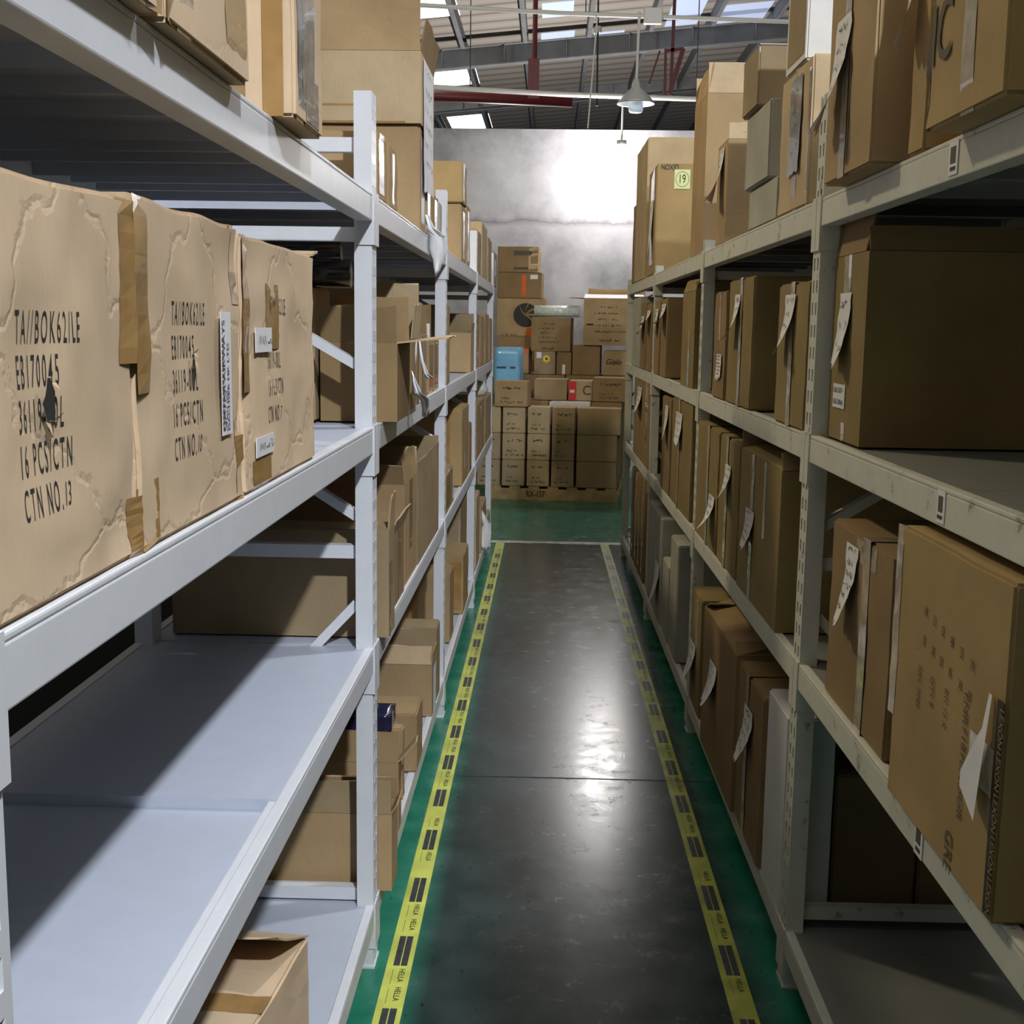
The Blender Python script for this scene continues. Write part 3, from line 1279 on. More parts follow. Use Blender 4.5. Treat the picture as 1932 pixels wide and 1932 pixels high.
carton('L', s3a, s3b, zt, .38, oh-.012, .46, 'upright carton in glossy film with brown taped end, just before the white post',
       dict(mat='kraft_pink', crumple=.005, text=taped_end, tape=[('a', .5, 0, 1, .09, 'clear_tape'), ('a', .22, 0, .55, .05, 'grey_film'), ('a', .6, 0, .2, .1, 'clear_tape')]), group=GL)
LAST[('L', 4)] = s3b

# ---- left rack, top shelf, other bays
onshelf('L', 4, 713, 731, 246, .004, .4, 'tall narrow carton wrapped in grey film right behind the near white post', dict(mat='kraft', tape=[('a', .4, 0, 1, .08, 'grey_film')]), group=GL)
onshelf('L', 4, 734, 751, 270, .004, .4, 'tall narrow tan carton with torn side flap, second behind the near white post', dict(mat='kraft', tape=[('a', .5, 0, 1, .04, 'clear_tape')]), group=GL)
d3 = onshelf('L', 4, 792, 803, 236, .004, .5, 'tan carton under the tallest flapped carton on the upper left shelf', dict(mat='kraft', crumple=.003, tape=[('a', .5, 0, 1, .1, 'white_plastic')]), group=GL)
hz = LEV['L'][4]+.001+d3.dimensions.z
s3 = LAST[('L', 4)]
d4 = onshelf('L', 4, 803.5, 815, d3.dimensions.z-.002, .004, .5, 'carton behind the one under the tallest flapped carton, film on its side', dict(mat='kraft_pale', crumple=.002, tape=[('a', .5, 0, 1, .1, 'grey_film')]), group=GL)
sa = d3.location.y-d3.dimensions.y/2
big = carton('L', sa-.015, sa+.40, hz+.003, z_of('L', sa, .0, 100)-hz, .0, .52, 'tallest tan carton with raised taped flap, topmost on the left rack',
             dict(open={'n': (86, .155, 'kraft'), 'a': (100, .10, 'kraft_brown'), 'f': (80, .1)}, mat='kraft_pale',
                  paper=[('a', .5, .96, .30, .40, dict(curl=.004, rows=6, twist=0))]), group=GL)
mb = MB()
O, R, U, W, H = faces_of('L', big.dimensions.y, .52, .4)['n']
for fr, v0, v1, wd in ((.55, .9, 1.0, .18), (.62, .0, .10, .3)):
    mb.box((fr*.52-.26-wd/2, -.2085, v0*(big.dimensions.z-.155)*.98), (fr*.52-.26+wd/2, -.2078, v1*(big.dimensions.z-.155)*.98), 'tan_tape')
mb.build('packing_tape', big)
onshelf('L', 4, 818, 827, 365, .004, .4, 'thin film-covered carton left of the second white post, upper shelf', dict(mat='kraft_brown', tape=[('a', .5, 0, 1, .1, 'grey_film')]), group=GL)
onshelf('L', 4, 829, 834, 380, .004, .4, 'grey film-covered packet against the second white post, upper shelf', dict(mat='card_grey'), group=GL)
f1 = onshelf('L', 4, 871, 879.5, 384, .004, .45, 'tan carton at the bottom of the pile behind the second white post', dict(mat='kraft', tape=[('a', .5, 0, 1, .12, 'clear_tape')]), group=GL)
zf = LEV['L'][4]+f1.dimensions.z
sa = f1.location.y-f1.dimensions.y/2
carton('L', sa, sa+.27, zf+.004, z_of('L', sa, 0, 306)-zf, .0, .45, 'gold-tan carton on top of the pile behind the second white post',
       dict(mat='kraft_gold', tape=[('n', .5, 0, 1, .05, 'clear_tape'), ('a', .3, 0, 1, .1, 'white_plastic')]), group=GL)
onshelf('L', 4, 880.5, 887, 384, .004, .4, 'narrow carton with paper strip left of the third white post, upper shelf', dict(mat='kraft_pale', tape=[('a', .5, 0, 1, .12, 'grey_film')]), group=GL)
onshelf('L', 4, 898, 908, 428, .004, .4, 'upright tan carton just past the third white post, upper shelf', dict(mat='kraft'), group=GL)
onshelf('L', 4, 909.5, 919, 418, .004, .4, 'pale upright carton, second past the third white post, upper shelf', dict(mat='kraft_pale'), group=GL)
onshelf('L', 4, 921, 928, 446, .004, .4, 'shorter tan carton near the last white post, upper shelf', dict(mat='kraft'), group=GL)
onshelf('L', 4, 929.5, 937, 470, .004, .4, 'white-labelled carton at the far end of the upper left shelf', dict(mat='kraft', tape=[('a', .5, .3, .8, .2, 'white_plastic')]), group=GL)

# ---- left rack, third shelf, further bays
LAST[('L', 3)] = sC1
lc1 = carton('L', 2.985, 3.20, LEV['L'][3]+.001, .325, .16, .38, 'dark brown carton below the black tubes behind the near white post',
             dict(mat='kraft_olive', crumple=.003, tape=[('n', .42, .0, .9, .07, 'tan_tape')]), group=GL)
for i, (dy, dz) in enumerate(((.05, .036), (.125, .036), (.088, .1))):
    mb = MB()
    z = LEV['L'][3]+.001+.328+dz-.006
    xs = -.49 if i < 2 else -.52
    mb.tube([(-.985, 2.985+dy, z), (-.8, 2.985+dy, z+.001), (xs, 2.985+dy, z)], .033, 'black_plastic', 14)
    tag(mb.build('black_tube', smooth=True), ['black plastic tube lying nearest on the dark carton behind the near post', 'black plastic tube lying behind another on the dark carton',
                                                'topmost black plastic tube of the three on the dark carton'][i], 'tube', 'black tubes on the dark carton')
LAST[('L', 3)] = 2.98
onshelf('L', 3, 749, 774, 648, -.036, .19, 'open brown carton with flap jutting into the aisle behind near post',
        dict(mat='kraft_brown', open={'a': (172, .13, 'kraft_pale'), 'n': (100, .09, 'kraft_brown'), 'f': (75, .12, 'kraft')}), group=GL)
onshelf('L', 3, 777, 791, 640, -.012, .45, 'open brown carton with raised torn flap, third shelf of second bay',
        dict(mat='kraft_brown', open={'a': (95, .10, 'kraft_pale'), 'f': (88, .16, 'kraft_pale')}, tape=[('a', .5, 0, 1, .05, 'clear_tape')]), group=GL)
onshelf('L', 3, 792, 806, 632, .004, .45, 'tan carton with torn shiny film, left of the second white post',
        dict(mat='kraft', open={'n': (90, .10, 'kraft'), 'f': (70, .1)}, tape=[('a', .5, 0, 1, .1, 'grey_film')]), group=GL)
onshelf('L', 3, 808, 828, 640, .012, .4, 'clear-wrapped tan carton leaning beside the second white post', dict(mat='kraft', tape=[('a', .3, 0, 1, .12, 'clear_tape'), ('a', .75, 0, 1, .1, 'grey_film')]), group=GL)
onshelf('L', 3, 842.5, 849, 575, .004, .4, 'narrow upright tan carton right behind the second white post', dict(mat='kraft_gold'), group=GL)
onshelf('L', 3, 888, 894, 628, .004, .5, 'tan carton with upright far flap standing on the bare white shelf end',
        dict(mat='kraft', crumple=.002, open={'f': (88, .10, 'kraft_olive'), 'a': (93, .05, 'kraft')}), group=GL)
onshelf('L', 3, 898, 905, 592, .004, .4, 'film-covered tan carton right past the third white post, third shelf', dict(mat='kraft', tape=[('a', .5, 0, 1, .1, 'clear_tape')]), group=GL)
onshelf('L', 3, 906.5, 914, 596, .004, .4, 'tan carton with dark gap, second past the third white post, third shelf', dict(mat='kraft'), group=GL)
onshelf('L', 3, 915.5, 922, 592, .004, .4, 'tan carton third past the third white post, third shelf', dict(mat='kraft'), group=GL)
onshelf('L', 3, 923.5, 932, 600, .004, .4, 'tan carton at the far end of the third left shelf', dict(mat='kraft'), group=GL)

mb = MB()
mb.box((-.035, -.10, 0), (.035, .02, .05), 'sticker_white')
mb.box((-.035, .02, 0), (.035, .08, .05), 'green_plastic')
q = on_y(806, 549, 4.45)
wb = [o for o in bpy.data.objects if o.get('label', '').startswith('clear-wrapped tan carton leaning')][0]
o = mb.build('small_packet', bevel=.003)
o.location = (wb.location.x+.08, wb.location.y, wb.location.z+wb.dimensions.z+.002)
o.rotation_euler = (0, 0, 1.2)
tag(o, 'small white and green packet lying on a wrapped carton by the second post', 'packet')

# ---- left rack, second shelf
LAST[('L', 2)] = 2.86
carton('L', 2.955, 3.07, LEV['L'][2]+.001, .268, -.024, .54, 'large dark carton with a lit patch, behind the near post on second shelf',
       dict(mat='kraft_olive', crumple=.003, open={'a': (92, .085, 'kraft'), 'n': (8, .06, 'kraft_olive')}, tape=[('a', .3, 0, .7, .05, 'tan_tape')]), group=GL)
LAST[('L', 2)] = 3.10
onshelf('L', 2, 735, 762, 1022, .004, .45, 'low brown carton with tape at its front, second shelf past near post', dict(mat='kraft_brown', tape=[('a', .7, 0, 1, .06, 'tan_tape')],
        open={'n': (60, .08), 'a': (110, .06, 'kraft_pale')}), group=GL)
onshelf('L', 2, 764, 786, 915, .008, .45, 'tan carton with ragged open top and torn side, second shelf', dict(mat='kraft', open={'a': (84, .09, 'kraft'), 'f': (95, .08, 'kraft_pale'), 'n': (120, .07)},
        tape=[('a', .5, .3, 1, .07, 'tan_tape')]), group=GL)
onshelf('L', 2, 789, 827, 918, .004, .45, 'olive-brown carton with tall side flap left of the second white post', dict(mat='kraft_olive', open={'a': (88, .075, 'kraft_olive'), 'f': (90, .10, 'kraft_olive'), 'n': (100, .05)}), group=GL)
onshelf('L', 2, 839, 857, 900, .004, .42, 'shiny brown taped carton with white edge behind the second white post', dict(mat='kraft_gold', tape=[('a', .35, 0, 1, .2, 'tan_tape'), ('a', .9, 0, 1, .05, 'white_plastic')]), group=GL)
onshelf('L', 2, 872, 884, 772, .004, .42, 'tall tan taped carton with a small white sticker left of third post', dict(mat='kraft_gold', tape=[('n', .8, 0, .9, .05, 'tan_tape'), ('a', .4, .2, .4, .04, 'sticker_white')]), group=GL)
onshelf('L', 2, 886, 890, 800, .004, .42, 'slim brown carton touching the third white post, second shelf', dict(mat='kraft_brown'), group=GL)
onshelf('L', 2, 899, 914, 765, .004, .42, 'tan carton right past the third white post, second shelf', dict(mat='kraft', tape=[('a', .5, 0, 1, .08, 'clear_tape')]), group=GL)
onshelf('L', 2, 915.5, 929, 752, .004, .42, 'tan carton with shiny bag on it at the far end of second shelf', dict(mat='kraft'), group=GL)
mb = MB()
mb.lathe([(.001, .1), (.05, .09), (.075, .04), (.06, .0), (.0, 0)], (0, 0, 0), 'bubble_wrap', 14)
bg = mb.build('plastic_bag', smooth=True)
q = bpy.data.objects[-1] if False else None
zb = max(o.location.z+o.dimensions.z for o in bpy.data.objects if o.get('label', '').startswith('tan carton with shiny bag'))
yb_ = [o for o in bpy.data.objects if o.get('label', '').startswith('tan carton with shiny bag')][0].location.y
bg.location = (XL-.08, yb_-.05, zb+.001)
tag(bg, 'crumpled shiny clear bag on top of the last second-shelf carton', 'bag')

# ---- left rack, bottom shelf
LAST[('L', 1)] = 2.86
z1 = LEV['L'][1]
P = (-.66, 1.965, z1+.001)
mb = MB()
w_, d_, h_ = .42, .22, .25
bm = body_closed(w_, d_, h_, 'kraft', .006, random.Random(5))
tb = link_bm(bm, 'cardboard_carton', ['kraft_pink'])
tb.location = (-.575, 2.02, z1+.001)
tb.rotation_euler = (0, 0, -.10)
tag(tb, 'worn tan carton with lifted lid and brown tape alone on lowest shelf', 'box', GL)
flap(tb, 'L', w_, d_, h_, 'f', 24, .20, 'kraft_pink', random.Random(3))
tape(tb, 'L', w_, d_, h_+.001, 't', .40, 0, 1, .055, 'tan_tape', horiz=True)
onshelf('L', 1, 737, 750, 1545, -.034, .5, 'big brown carton with folded pale rim behind the near post, bottom shelf',
        dict(mat='kraft', crumple=.002, open={'n': (86, .085, 'kraft_olive'), 'a': (120, .03), 'f': (80, .06)}), group=GL)
onshelf('L', 1, 752, 757, 1440, -.005, .45, 'brown carton with flap ajar, second on bottom shelf past near post', dict(mat='kraft', open={'a': (130, .08, 'kraft_pale'), 'n': (88, .09, 'kraft')}), group=GL)
n3 = onshelf('L', 1, 760, 764, 1376, .01, .42, 'brown carton carrying dark plastic packs on bottom shelf', dict(mat='kraft', tape=[('n', .6, .0, .8, .07, 'tan_tape')]), group=GL)
onshelf('L', 1, 786, 798, 1348, -.006, .45, 'tan carton with clear film at its front, bottom shelf', dict(mat='kraft', tape=[('n', .80, .3, 1, .05, 'clear_tape')]), group=GL)
zz_ = z1+n3.dimensions.z+.003
for i, (dx, dy, w, d, h, mt, lab) in enumerate([(-.12, 0, .16, .13, .05, 'navy_plastic', 'navy plastic-wrapped pack lying at the front of carton on bottom shelf'),
                                                 (-.28, .01, .13, .12, .06, 'black_plastic', 'black plastic-wrapped pack lying at the back of carton on bottom shelf'),
                                                 (-.17, .0, .15, .10, .045, 'grey_plastic', 'grey-black pack with white outline on top of dark packs')]):
    bm = body_closed(d, w, h, mt, .006, random.Random(i), 6)
    o = link_bm(bm, 'plastic_pack', [mt], smooth=True)
    o.location = (XL+dx, n3.location.y+dy, zz_ + (0 if i < 2 else .058))
    o.rotation_euler = (0, 0, .15*i)
    tag(o, lab, 'pack', 'dark packs on the bottom shelf')
onshelf('L', 1, 815, 822, 1255, .0, .45, 'tan carton with white side film left of second post, bottom shelf', dict(mat='kraft', open={'n': (75, .07, 'kraft_pale'), 'f': (92, .1, 'kraft_olive'), 'a': (94, .05)}, tape=[('a', .6, 0, .9, .1, 'white_plastic')]), group=GL)
onshelf('L', 1, 823, 830, 1186, .0, .5, 'wide olive carton beside the foot of the second white post', dict(mat='kraft_olive', crumple=.002), group=GL)
onshelf('L', 1, 849, 856, 1082, .02, .42, 'tall brown carton right past the second white post, bottom shelf', dict(mat='kraft', tape=[('n', .6, .1, .9, .05, 'tan_tape')]), group=GL)
onshelf('L', 1, 874, 884, 1050, .0, .42, 'brown carton with black spot left of the third post, bottom shelf', dict(mat='kraft_gold', tape=[('n', .9, 0, .9, .06, 'tan_tape')]), group=GL)
onshelf('L', 1, 898, 905, 940, .004, .42, 'tall tan carton right past the third white post, bottom shelf', dict(mat='kraft_pale'), group=GL)
onshelf('L', 1, 908, 917, 960, .004, .42, 'tan carton beside white plastic sheet at end of bottom left shelf', dict(mat='kraft'), group=GL)
onshelf('L', 1, 918.5, 927, 980, .004, .42, 'pale carton last on the bottom left shelf', dict(mat='card_grey'), group=GL)


# ---- hanging plastic and price sleeves on the left rack
def hanging(label, pts, X, mat='white_plastic', cat='plastic sheet', wob=.012, name='plastic_sheet'):
    """ragged sheet hanging in front of the beam: outline rows of (u_left, u_right, v)"""
    rnd = random.Random(label)
    g = []
    n = 5
    for r, (ul, ur, v) in enumerate(pts):
        for k in range(n+1):
            u = ul+(ur-ul)*k/n
            p = on_y(u, v, X)
            p = on_y(u, v, X+wob*sin(k*1.9+r*.7)+.006*r)
            g.append((p[0], p[1], p[2]))
    m = MB()
    R_ = len(pts)
    f = [(r*(n+1)+k, r*(n+1)+k+1, (r+1)*(n+1)+k+1, (r+1)*(n+1)+k) for r in range(R_-1) for k in range(n)]
    N = len(g)
    m.add(g, f, mat)
    o = m.build(name, smooth=True, normals=False)
    md = o.modifiers.new('thickness', 'SOLIDIFY')
    md.thickness = .0015
    tag(o, label, cat)
    return o


hanging('white torn plastic sheet hanging over the beam left of second post', [(800, 808, 405), (801, 820, 430), (808, 842, 445), (808, 846, 470), (815, 838, 490), (819, 830, 510), (821, 823, 521)], 4.10)
hanging('narrow white plastic strip hanging down the third-shelf cartons before second post', [(789, 792, 640), (793, 799, 680), (799, 808, 705), (806, 820, 714)], 3.72, wob=.006)
hanging('white plastic strip knotted over the third-shelf beam before second post', [(776, 778, 700), (777, 786, 720), (779, 796, 742), (793, 809, 752), (797, 812, 770), (797, 806, 786)], 3.56)
hanging('white plastic sheet drooping at the last post of the left rack', [(905, 910, 962), (906, 918, 978), (910, 925, 990), (903, 927, 1005), (905, 922, 1030), (911, 921, 1037)], 7.75)

# ------------------------------------------------------------------ right rack cartons
VT = lambda fr=.5, m='clear_tape', w=.045: ('a', fr, 0, 1, w, m, .12)
# top shelf (from the near end)
zt = LEV['R'][4]+.001
oh = -.055
su, sv = s_of('R', oh, 2.05, 1912), s_of('R', oh, 2.05, 1757)


def marker(b, F):
    O, R, U, W, H = F['a']
    m = MB()
    put_text(m, 'IC', O+R*(.05*W)+U*(.22*H), R, U, .085, 'ink_soft', .8, .01, off=.0016)
    scribble(m, O+R*(.66*W)+U*(.63*H), R, U, .07, .05, 'ink', 1, off=.0016, rnd=random.Random(2), th=.006)
    m.build('handwriting', b, normals=False)


carton('R', su, sv, zt, .42, oh, .42, 'orange-brown carton with large pen marks, nearest on upper right shelf',
       dict(mat='kraft_gold', crumple=.005, text=marker, tape=[('a', .55, 0, 1, .05, 'clear_tape'), ('a', .02, 0, 1, .012, 'ink_soft')]), group=GR)
LAST[('R', 4)] = sv
onshelf('R', 4, 1753, 1722, .40, -.004, .38, 'narrow carton edge with torn dark seam and curling paper, upper right shelf',
        dict(mat='kraft_gold', paper=[('a', .1, .90, .06, .20, dict(curl=.05, skew=.02, rows=8, seed=3))]), group=GR)
onshelf('R', 4, 1650, 1560, .38, -.045, .42, 'carton with hanging scribbled paper right of the near post, upper right shelf',
        dict(mat='kraft', crumple=.004, tape=[VT(.42), ('a', .52, .0, .6, .006, 'ink_soft')],
             paper=[('a', .35, .80, .115, .225, dict(curl=.06, skew=-.03, rows=5, seed=9, rough=.014))]), group=GR)
a = onshelf('R', 4, 1527, 1470, 100, .0, .42, 'carton with big film-covered paper just left of the near post, upper right shelf',
            dict(mat='kraft_pale', crumple=.004, paper=[('a', .55, .93, .135, .23, dict(curl=.004, rows=4, seed=5, mat='grey_film', rough=.004)), ], tape=[('a', .55, 0, 1, .05, 'clear_tape'), ('a', .94, 0, 1, .02, 'clear_tape')]), group=GR)
zq = LEV['R'][4]+a.dimensions.z+.004
sq = LAST[('R', 4)]
carton('R', sq-.275, sq-.03, zq, .23, .0, .40, 'grey-white carton stacked above the film-covered paper carton',
       dict(mat='card_white', crumple=.002, tape=[('a', .5, 0, 1, .2, 'kraft_olive')]), group=GR)
b1 = onshelf('R', 4, 1465, 1412, 330, .0, .34, 'grey carton lowest of the staggered stack of three, upper right shelf', dict(mat='card_grey', crumple=.003), group=GR)
zq = LEV['R'][4]+b1.dimensions.z+.004
sl = LAST[('R', 4)]
sb0 = s_of('R', -.01, zq+.08, 1450)
b2 = carton('R', sb0, sl+.03, zq, z_of('R', sb0, -.01, 183)-zq, -.01, .34, 'grey carton in the middle of the staggered stack of three', dict(mat='card_grey', crumple=.003), group=GR)
zq2 = zq+b2.dimensions.z+.004
sb0 = s_of('R', -.02, zq2+.08, 1430)
carton('R', sb0, sl+.07, zq2, z_of('R', sb0, -.02, 82)-zq2, -.02, .34, 'olive-grey carton with white flap, topmost of the staggered stack of three',
       dict(mat='kraft_olive', crumple=.002, tape=[('n', .5, .86, 1, .335, 'card_white')]), group=GR)
onshelf('R', 4, 1370, 1352, 262, .0, .3, 'dark-sided carton with pale lit lid and a white hanging sheet, upper right shelf',
        dict(mat='kraft', open={'n': (82, .055, 'kraft_pale'), 'a': (20, .06)}, paper=[('a', .45, .95, .10, .19, dict(curl=.06, skew=.02, rows=7, ink='ink_blue', seed=2))]), group=GR)
onshelf('R', 4, 1336, 1306, 165, .0, .34, 'tall open tan carton with raised flaps left of the staggered stack',
        dict(mat='kraft', open={'n': (84, .11, 'kraft_pale'), 'a': (80, .11, 'kraft'), 'f': (90, .12, 'kraft_pale')}), group=GR)


def lexon(b, F):
    O, R, U, W, H = F['n']
    n = R.cross(U)
    m = MB()
    put_text(m, 'LEXON', O+R*(.112)+U*(H-.006), -R, -U, .026, 'ink', .75, .01, off=.0016)
    m.build('printed_text', b, normals=False)
    m = MB()
    c = O+R*.135+U*(H*.86)
    m.box((-.042, -.05, .0012), (.042, .05, .0022), 'paper_yellow', Matrix.Translation(c) @ Matrix((R, U, n)).transposed().to_4x4())
    p = m.build('sticker', b)
    m = MB()
    put_text(m, '19', c-U*.02+R*.002, R, U, .045, 'ink', .65, 0, align='c', off=.003)
    k = 28
    for i in range(k):
        t0, t1 = 2*pi*i/k, 2*pi*(i+1)/k
        m.poly([c+n*.003+R*(.036*cos(t0))+U*(.04*sin(t0)), c+n*.003+R*(.036*cos(t1))+U*(.04*sin(t1)),
                c+n*.003+R*(.034*cos(t1))+U*(.038*sin(t1)), c+n*.003+R*(.034*cos(t0))+U*(.038*sin(t0))], 'ink')
    m.build('handwriting', p, normals=False)


onshelf('R', 4, 1244, 1222, 298, .0, .44, 'tan carton with round-numbered yellow note facing the camera, upper right shelf',
        dict(mat='kraft_gold', crumple=.003, text=lexon, tape=[('a', .5, .1, 1, .2, 'clear_tape')],
             paper=[('a', .5, .7, .2, .32, dict(curl=.03, rows=3))]), group=GR)
onshelf('R', 4, 1218, 1199, 258, .0, .46, 'tallest pale carton behind the yellow-note carton, upper right shelf', dict(mat='kraft_pale', crumple=.003), group=GR)
onshelf('R', 4, 1197.5, 1193, 385, .0, .40, 'dark carton last on the upper right shelf', dict(mat='kraft_brown'), group=GR)

# unseen cartons of the bay beside the camera, added to shade the floor
for i, (ya, yb, hh) in enumerate([(-.95, -.45, .48), (-.40, .10, .52), (.16, .885, .46)]):
    carton('R', ya, yb, LEV['R'][4]+.001, hh, .0, .46, ['brown carton beside the camera on upper right shelf, hindmost of three', 'tall brown carton beside the camera on upper right shelf, middle of three',
                                                     'brown carton beside the camera on upper right shelf, nearest the orange-brown one'][i], dict(mat='kraft', crumple=.003), group=GR)
carton('R', 1.0, su-.02, LEV['R'][4]+.001, .46, .0, .46, 'brown carton at the picture edge right of the pen-marked carton', dict(mat='kraft', crumple=.003), group=GR)

# third shelf
su, sv = 2.53, 2.812


def biglabels(b, F):
    O, R, U, W, H = F['a']
    n = R.cross(U)
    m = MB()
    c = O+R*(.35*W)+U*(.24*H)
    Mx = Matrix.Translation(c) @ Matrix((R, U, n)).transposed().to_4x4()
    m.box((-.052, -.026, .0014), (.052, .026, .0022), 'sticker_white', Mx)
    p = m.build('sticker', b)
    m = MB()
    put_text(m, '133656 52 0072', c-R*.048+U*.007, R, U, .011, 'ink', .72, .004, off=.0026)
    put_text(m, '133656 52 0804', c-R*.048-U*.018, R, U, .011, 'ink', .72, .004, off=.0026)
    scribble(m, c+R*.036+U*.024, R, U, .03, .05, 'ink', 2, off=.0026, rnd=random.Random(5))
    m.build('printed_text', p, normals=False)


zt = LEV['R'][3]+.001
hb_ = z_of('R', su, 0, 472)-zt
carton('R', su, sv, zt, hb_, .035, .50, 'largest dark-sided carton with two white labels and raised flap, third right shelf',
       dict(mat='kraft_dim', crumple=.003, open={'a': (76, .10, 'kraft_brown', (0, .9)), 'n': (72, .05, 'kraft_brown'), 'f': (70, .07, 'kraft_brown')}, text=biglabels,
            tape=[('a', .42, .78, 1, .06, 'clear_tape'), ('a', .5, 0, .1, .03, 'clear_tape')],
            paper=[('a', .42, .80, .10, .165, dict(curl=.03, rows=3, seed=4, skew=-.008))]), group=GR)
LAST[('R', 3)] = max(sv, YR+.08)
onshelf('R', 3, 1519, 1464, 528, .0, .44, 'tan carton with curling white note just past the near post, third right shelf',
        dict(mat='kraft_dim', tape=[VT(.5)], paper=[('a', .45, .92, .11, .155, dict(curl=.045, skew=-.02, rows=4, seed=7))]), group=GR)
onshelf('R', 3, 1416, 1372, 520, .0, .48, 'tan carton with long curling note and dark side, third right shelf',
        dict(mat='kraft_dim', tape=[VT(.55)], paper=[('a', .42, .88, .10, .15, dict(curl=.05, skew=-.02, rows=4, seed=8))]), group=GR)
onshelf('R', 3, 1367, 1345, 548, .0, .4, 'grey-brown carton with barcode strip right of second post, third shelf',
        dict(mat='kraft_brown', tape=[('a', .5, .55, 1, .03, 'clear_tape')], paper=[('a', .6, .42, .11, .085, dict(curl=.003, rows=6, twist=0))]), group=GR)
onshelf('R', 3, 1309, 1286, 548, .0, .4, 'tan carton bulging open left of the second post, third right shelf', dict(mat='kraft_dim', open={'a': (70, .05), 'n': (60, .04)}, tape=[('a', .6, 0, .6, .04, 'clear_tape')]), group=GR)
onshelf('R', 3, 1257, 1246, 562, .0, .45, 'carton with crooked note beside a dark gap, third right shelf', dict(mat='kraft_brown', paper=[('a', .5, .93, .2, .11, dict(curl=.06, skew=.02, rows=4))]), group=GR)
onshelf('R', 3, 1243, 1234.5, 568, .0, .4, 'narrow carton right of the third post, third right shelf', dict(mat='kraft_brown', paper=[('a', .5, .9, .15, .12, dict(curl=.03, rows=4))]), group=GR)
onshelf('R', 3, 1228, 1219, 572, .0, .4, 'narrow carton with overlapping notes past the third post, third right shelf', dict(mat='kraft_brown', paper=[('a', .5, .9, .2, .10, dict(curl=.07, rows=3))]), group=GR)
onshelf('R', 3, 1217.5, 1208, 570, .0, .4, 'narrow brown carton, second past the third post, third right shelf', dict(mat='kraft_brown', paper=[('a', .5, .8, .2, .12, dict(curl=.05, rows=3))]), group=GR)
onshelf('R', 3, 1206, 1193, 560, .0, .4, 'grey-brown carton last on the third right shelf', dict(mat='card_grey'), group=GR)

# second shelf
zt = LEV['R'][2]+.001


def grid_print(b, F):
    O, R, U, W, H = F['a']
    m = MB()
    rnd = random.Random(6)
    for r in range(6):
        for c in range(2):
            put_text(m, rnd.choice(['0', '8', 'X', '3', 'K']), O+R*((.30+.085*r)*W)+U*((.74-.10*c-.012*r)*H), R, U, .016, 'ink_soft', .9, .01, off=.0016)
    for r, s in enumerate(['NO. 7542', 'QTY 8', 'KG 12 X']):
        put_text(m, s, O+R*((.27+.13*r)*W)+U*(.56*H), U*-1, R, .013, 'ink_soft', .9, .004, off=.0016)
    put_text(m, 'LNR7187ENDOR', O+R*(.70*W)+U*(.60*H), U*-1, R, .016, 'ink_soft', 1.1, .004, off=.0016)
    put_text(m, 'GRE', O+R*(.62*W)+U*(.13*H), U*-1, R, .03, 'ink_soft', .8, .004, off=.0016)
    m.build('printed_text', b, normals=False)
    # black printed tape folded round the near edge
    n = R.cross(U)
    m = MB()
    Mx = Matrix.Translation(O+R*(W*.985)) @ Matrix((R, U, n)).transposed().to_4x4()
    m.box((-.016, .02*H, .001), (.006, .66*H, .002), 'black_tape', Mx)
    t = m.build('packing_tape', b)
    t['label'] = 'black printed tape'
    m = MB()
    for k in range(5):
        put_text(m, 'LEXON', O+R*(W*.978)+U*((.64-.125*k)*H), U*-1, R, .014, 'kraft_brown', .8, .01, off=.003)
    m.build('printed_text', t, normals=False)
    m = MB()
    c = O+R*(.90*W)+U*(.66*H)
    pts = [(0, 0), (.01, 0), (.014, -.08), (.02, -.17), (-.045, -.145), (-.05, -.125), (-.022, -.075), (-.004, -.05)]
    m.poly([c+R*x+U*y+n*(.004-.10*y) for x, y in pts], 'paper')
    o = m.build('paper_tag', b, normals=False)
    m = MB()
    Mx = Matrix.Translation(O+R*(W*.85)+U*(.44*H)) @ Matrix((R, U, n)).transposed().to_4x4()
    m.box((-.04, -.035, .001), (.05, .03, .0018), 'clear_tape', Mx)
    m.build('packing_tape', b)


su, sv = s_of('R', .01, 1.0, 1676), s_of('R', .01, 1.0, 1562)
s9, s8 = s_of('R', -.02, 1.0, 1885), s_of('R', -.02, 1.0, 1684)
h9 = z_of('R', s8, -.02, 990)-zt
carton('R', s9, s8, zt, h9, -.02, .40, 'big gold-brown carton edged with black printed tape and a white tag',
       dict(mat='kraft_gold', crumple=.004, text=grid_print, tape=[('a', .0, .3, 1, .03, 'clear_tape')]), group=GR)
carton('R', su, sv, zt, z_of('R', su, .01, 1052)-zt, .01, .44, 'brown carton with scrawled white note right of the near post, second shelf',
       dict(mat='kraft_brown', crumple=.005, tape=[('a', .6, .86, .98, .14, 'clear_tape', 0, False), ('a', .62, 0, 1, .05, 'clear_tape', .1)],
            paper=[('a', .40, .93, .082, .17, dict(curl=.035, skew=-.02, rows=6, seed=12, rough=.012))]), group=GR)
LAST[('R', 2)] = YR+.075
onshelf('R', 2, 1467, 1393, 890, .0, .46, 'dark-sided carton with wrinkled note, first past the near post, second right shelf',
        dict(mat='kraft_dim', open={'f': (100, .07, 'kraft_brown'), 'n': (60, .05, 'kraft_brown'), 'a': (12, .1)}, tape=[VT(.35), ('a', .65, .5, 1, .03, 'clear_tape')],
             paper=[('a', .32, .62, .13, .115, dict(curl=.03, skew=-.006, rows=5, seed=15))]), group=GR)
onshelf('R', 2, 1390, 1355, 838, .0, .44, 'tan carton with twisted note between two cartons, second right shelf',
        dict(mat='kraft_dim', tape=[VT(.4)], paper=[('a', .5, .80, .11, .115, dict(curl=.045, skew=.01, rows=4, seed=16))]), group=GR)
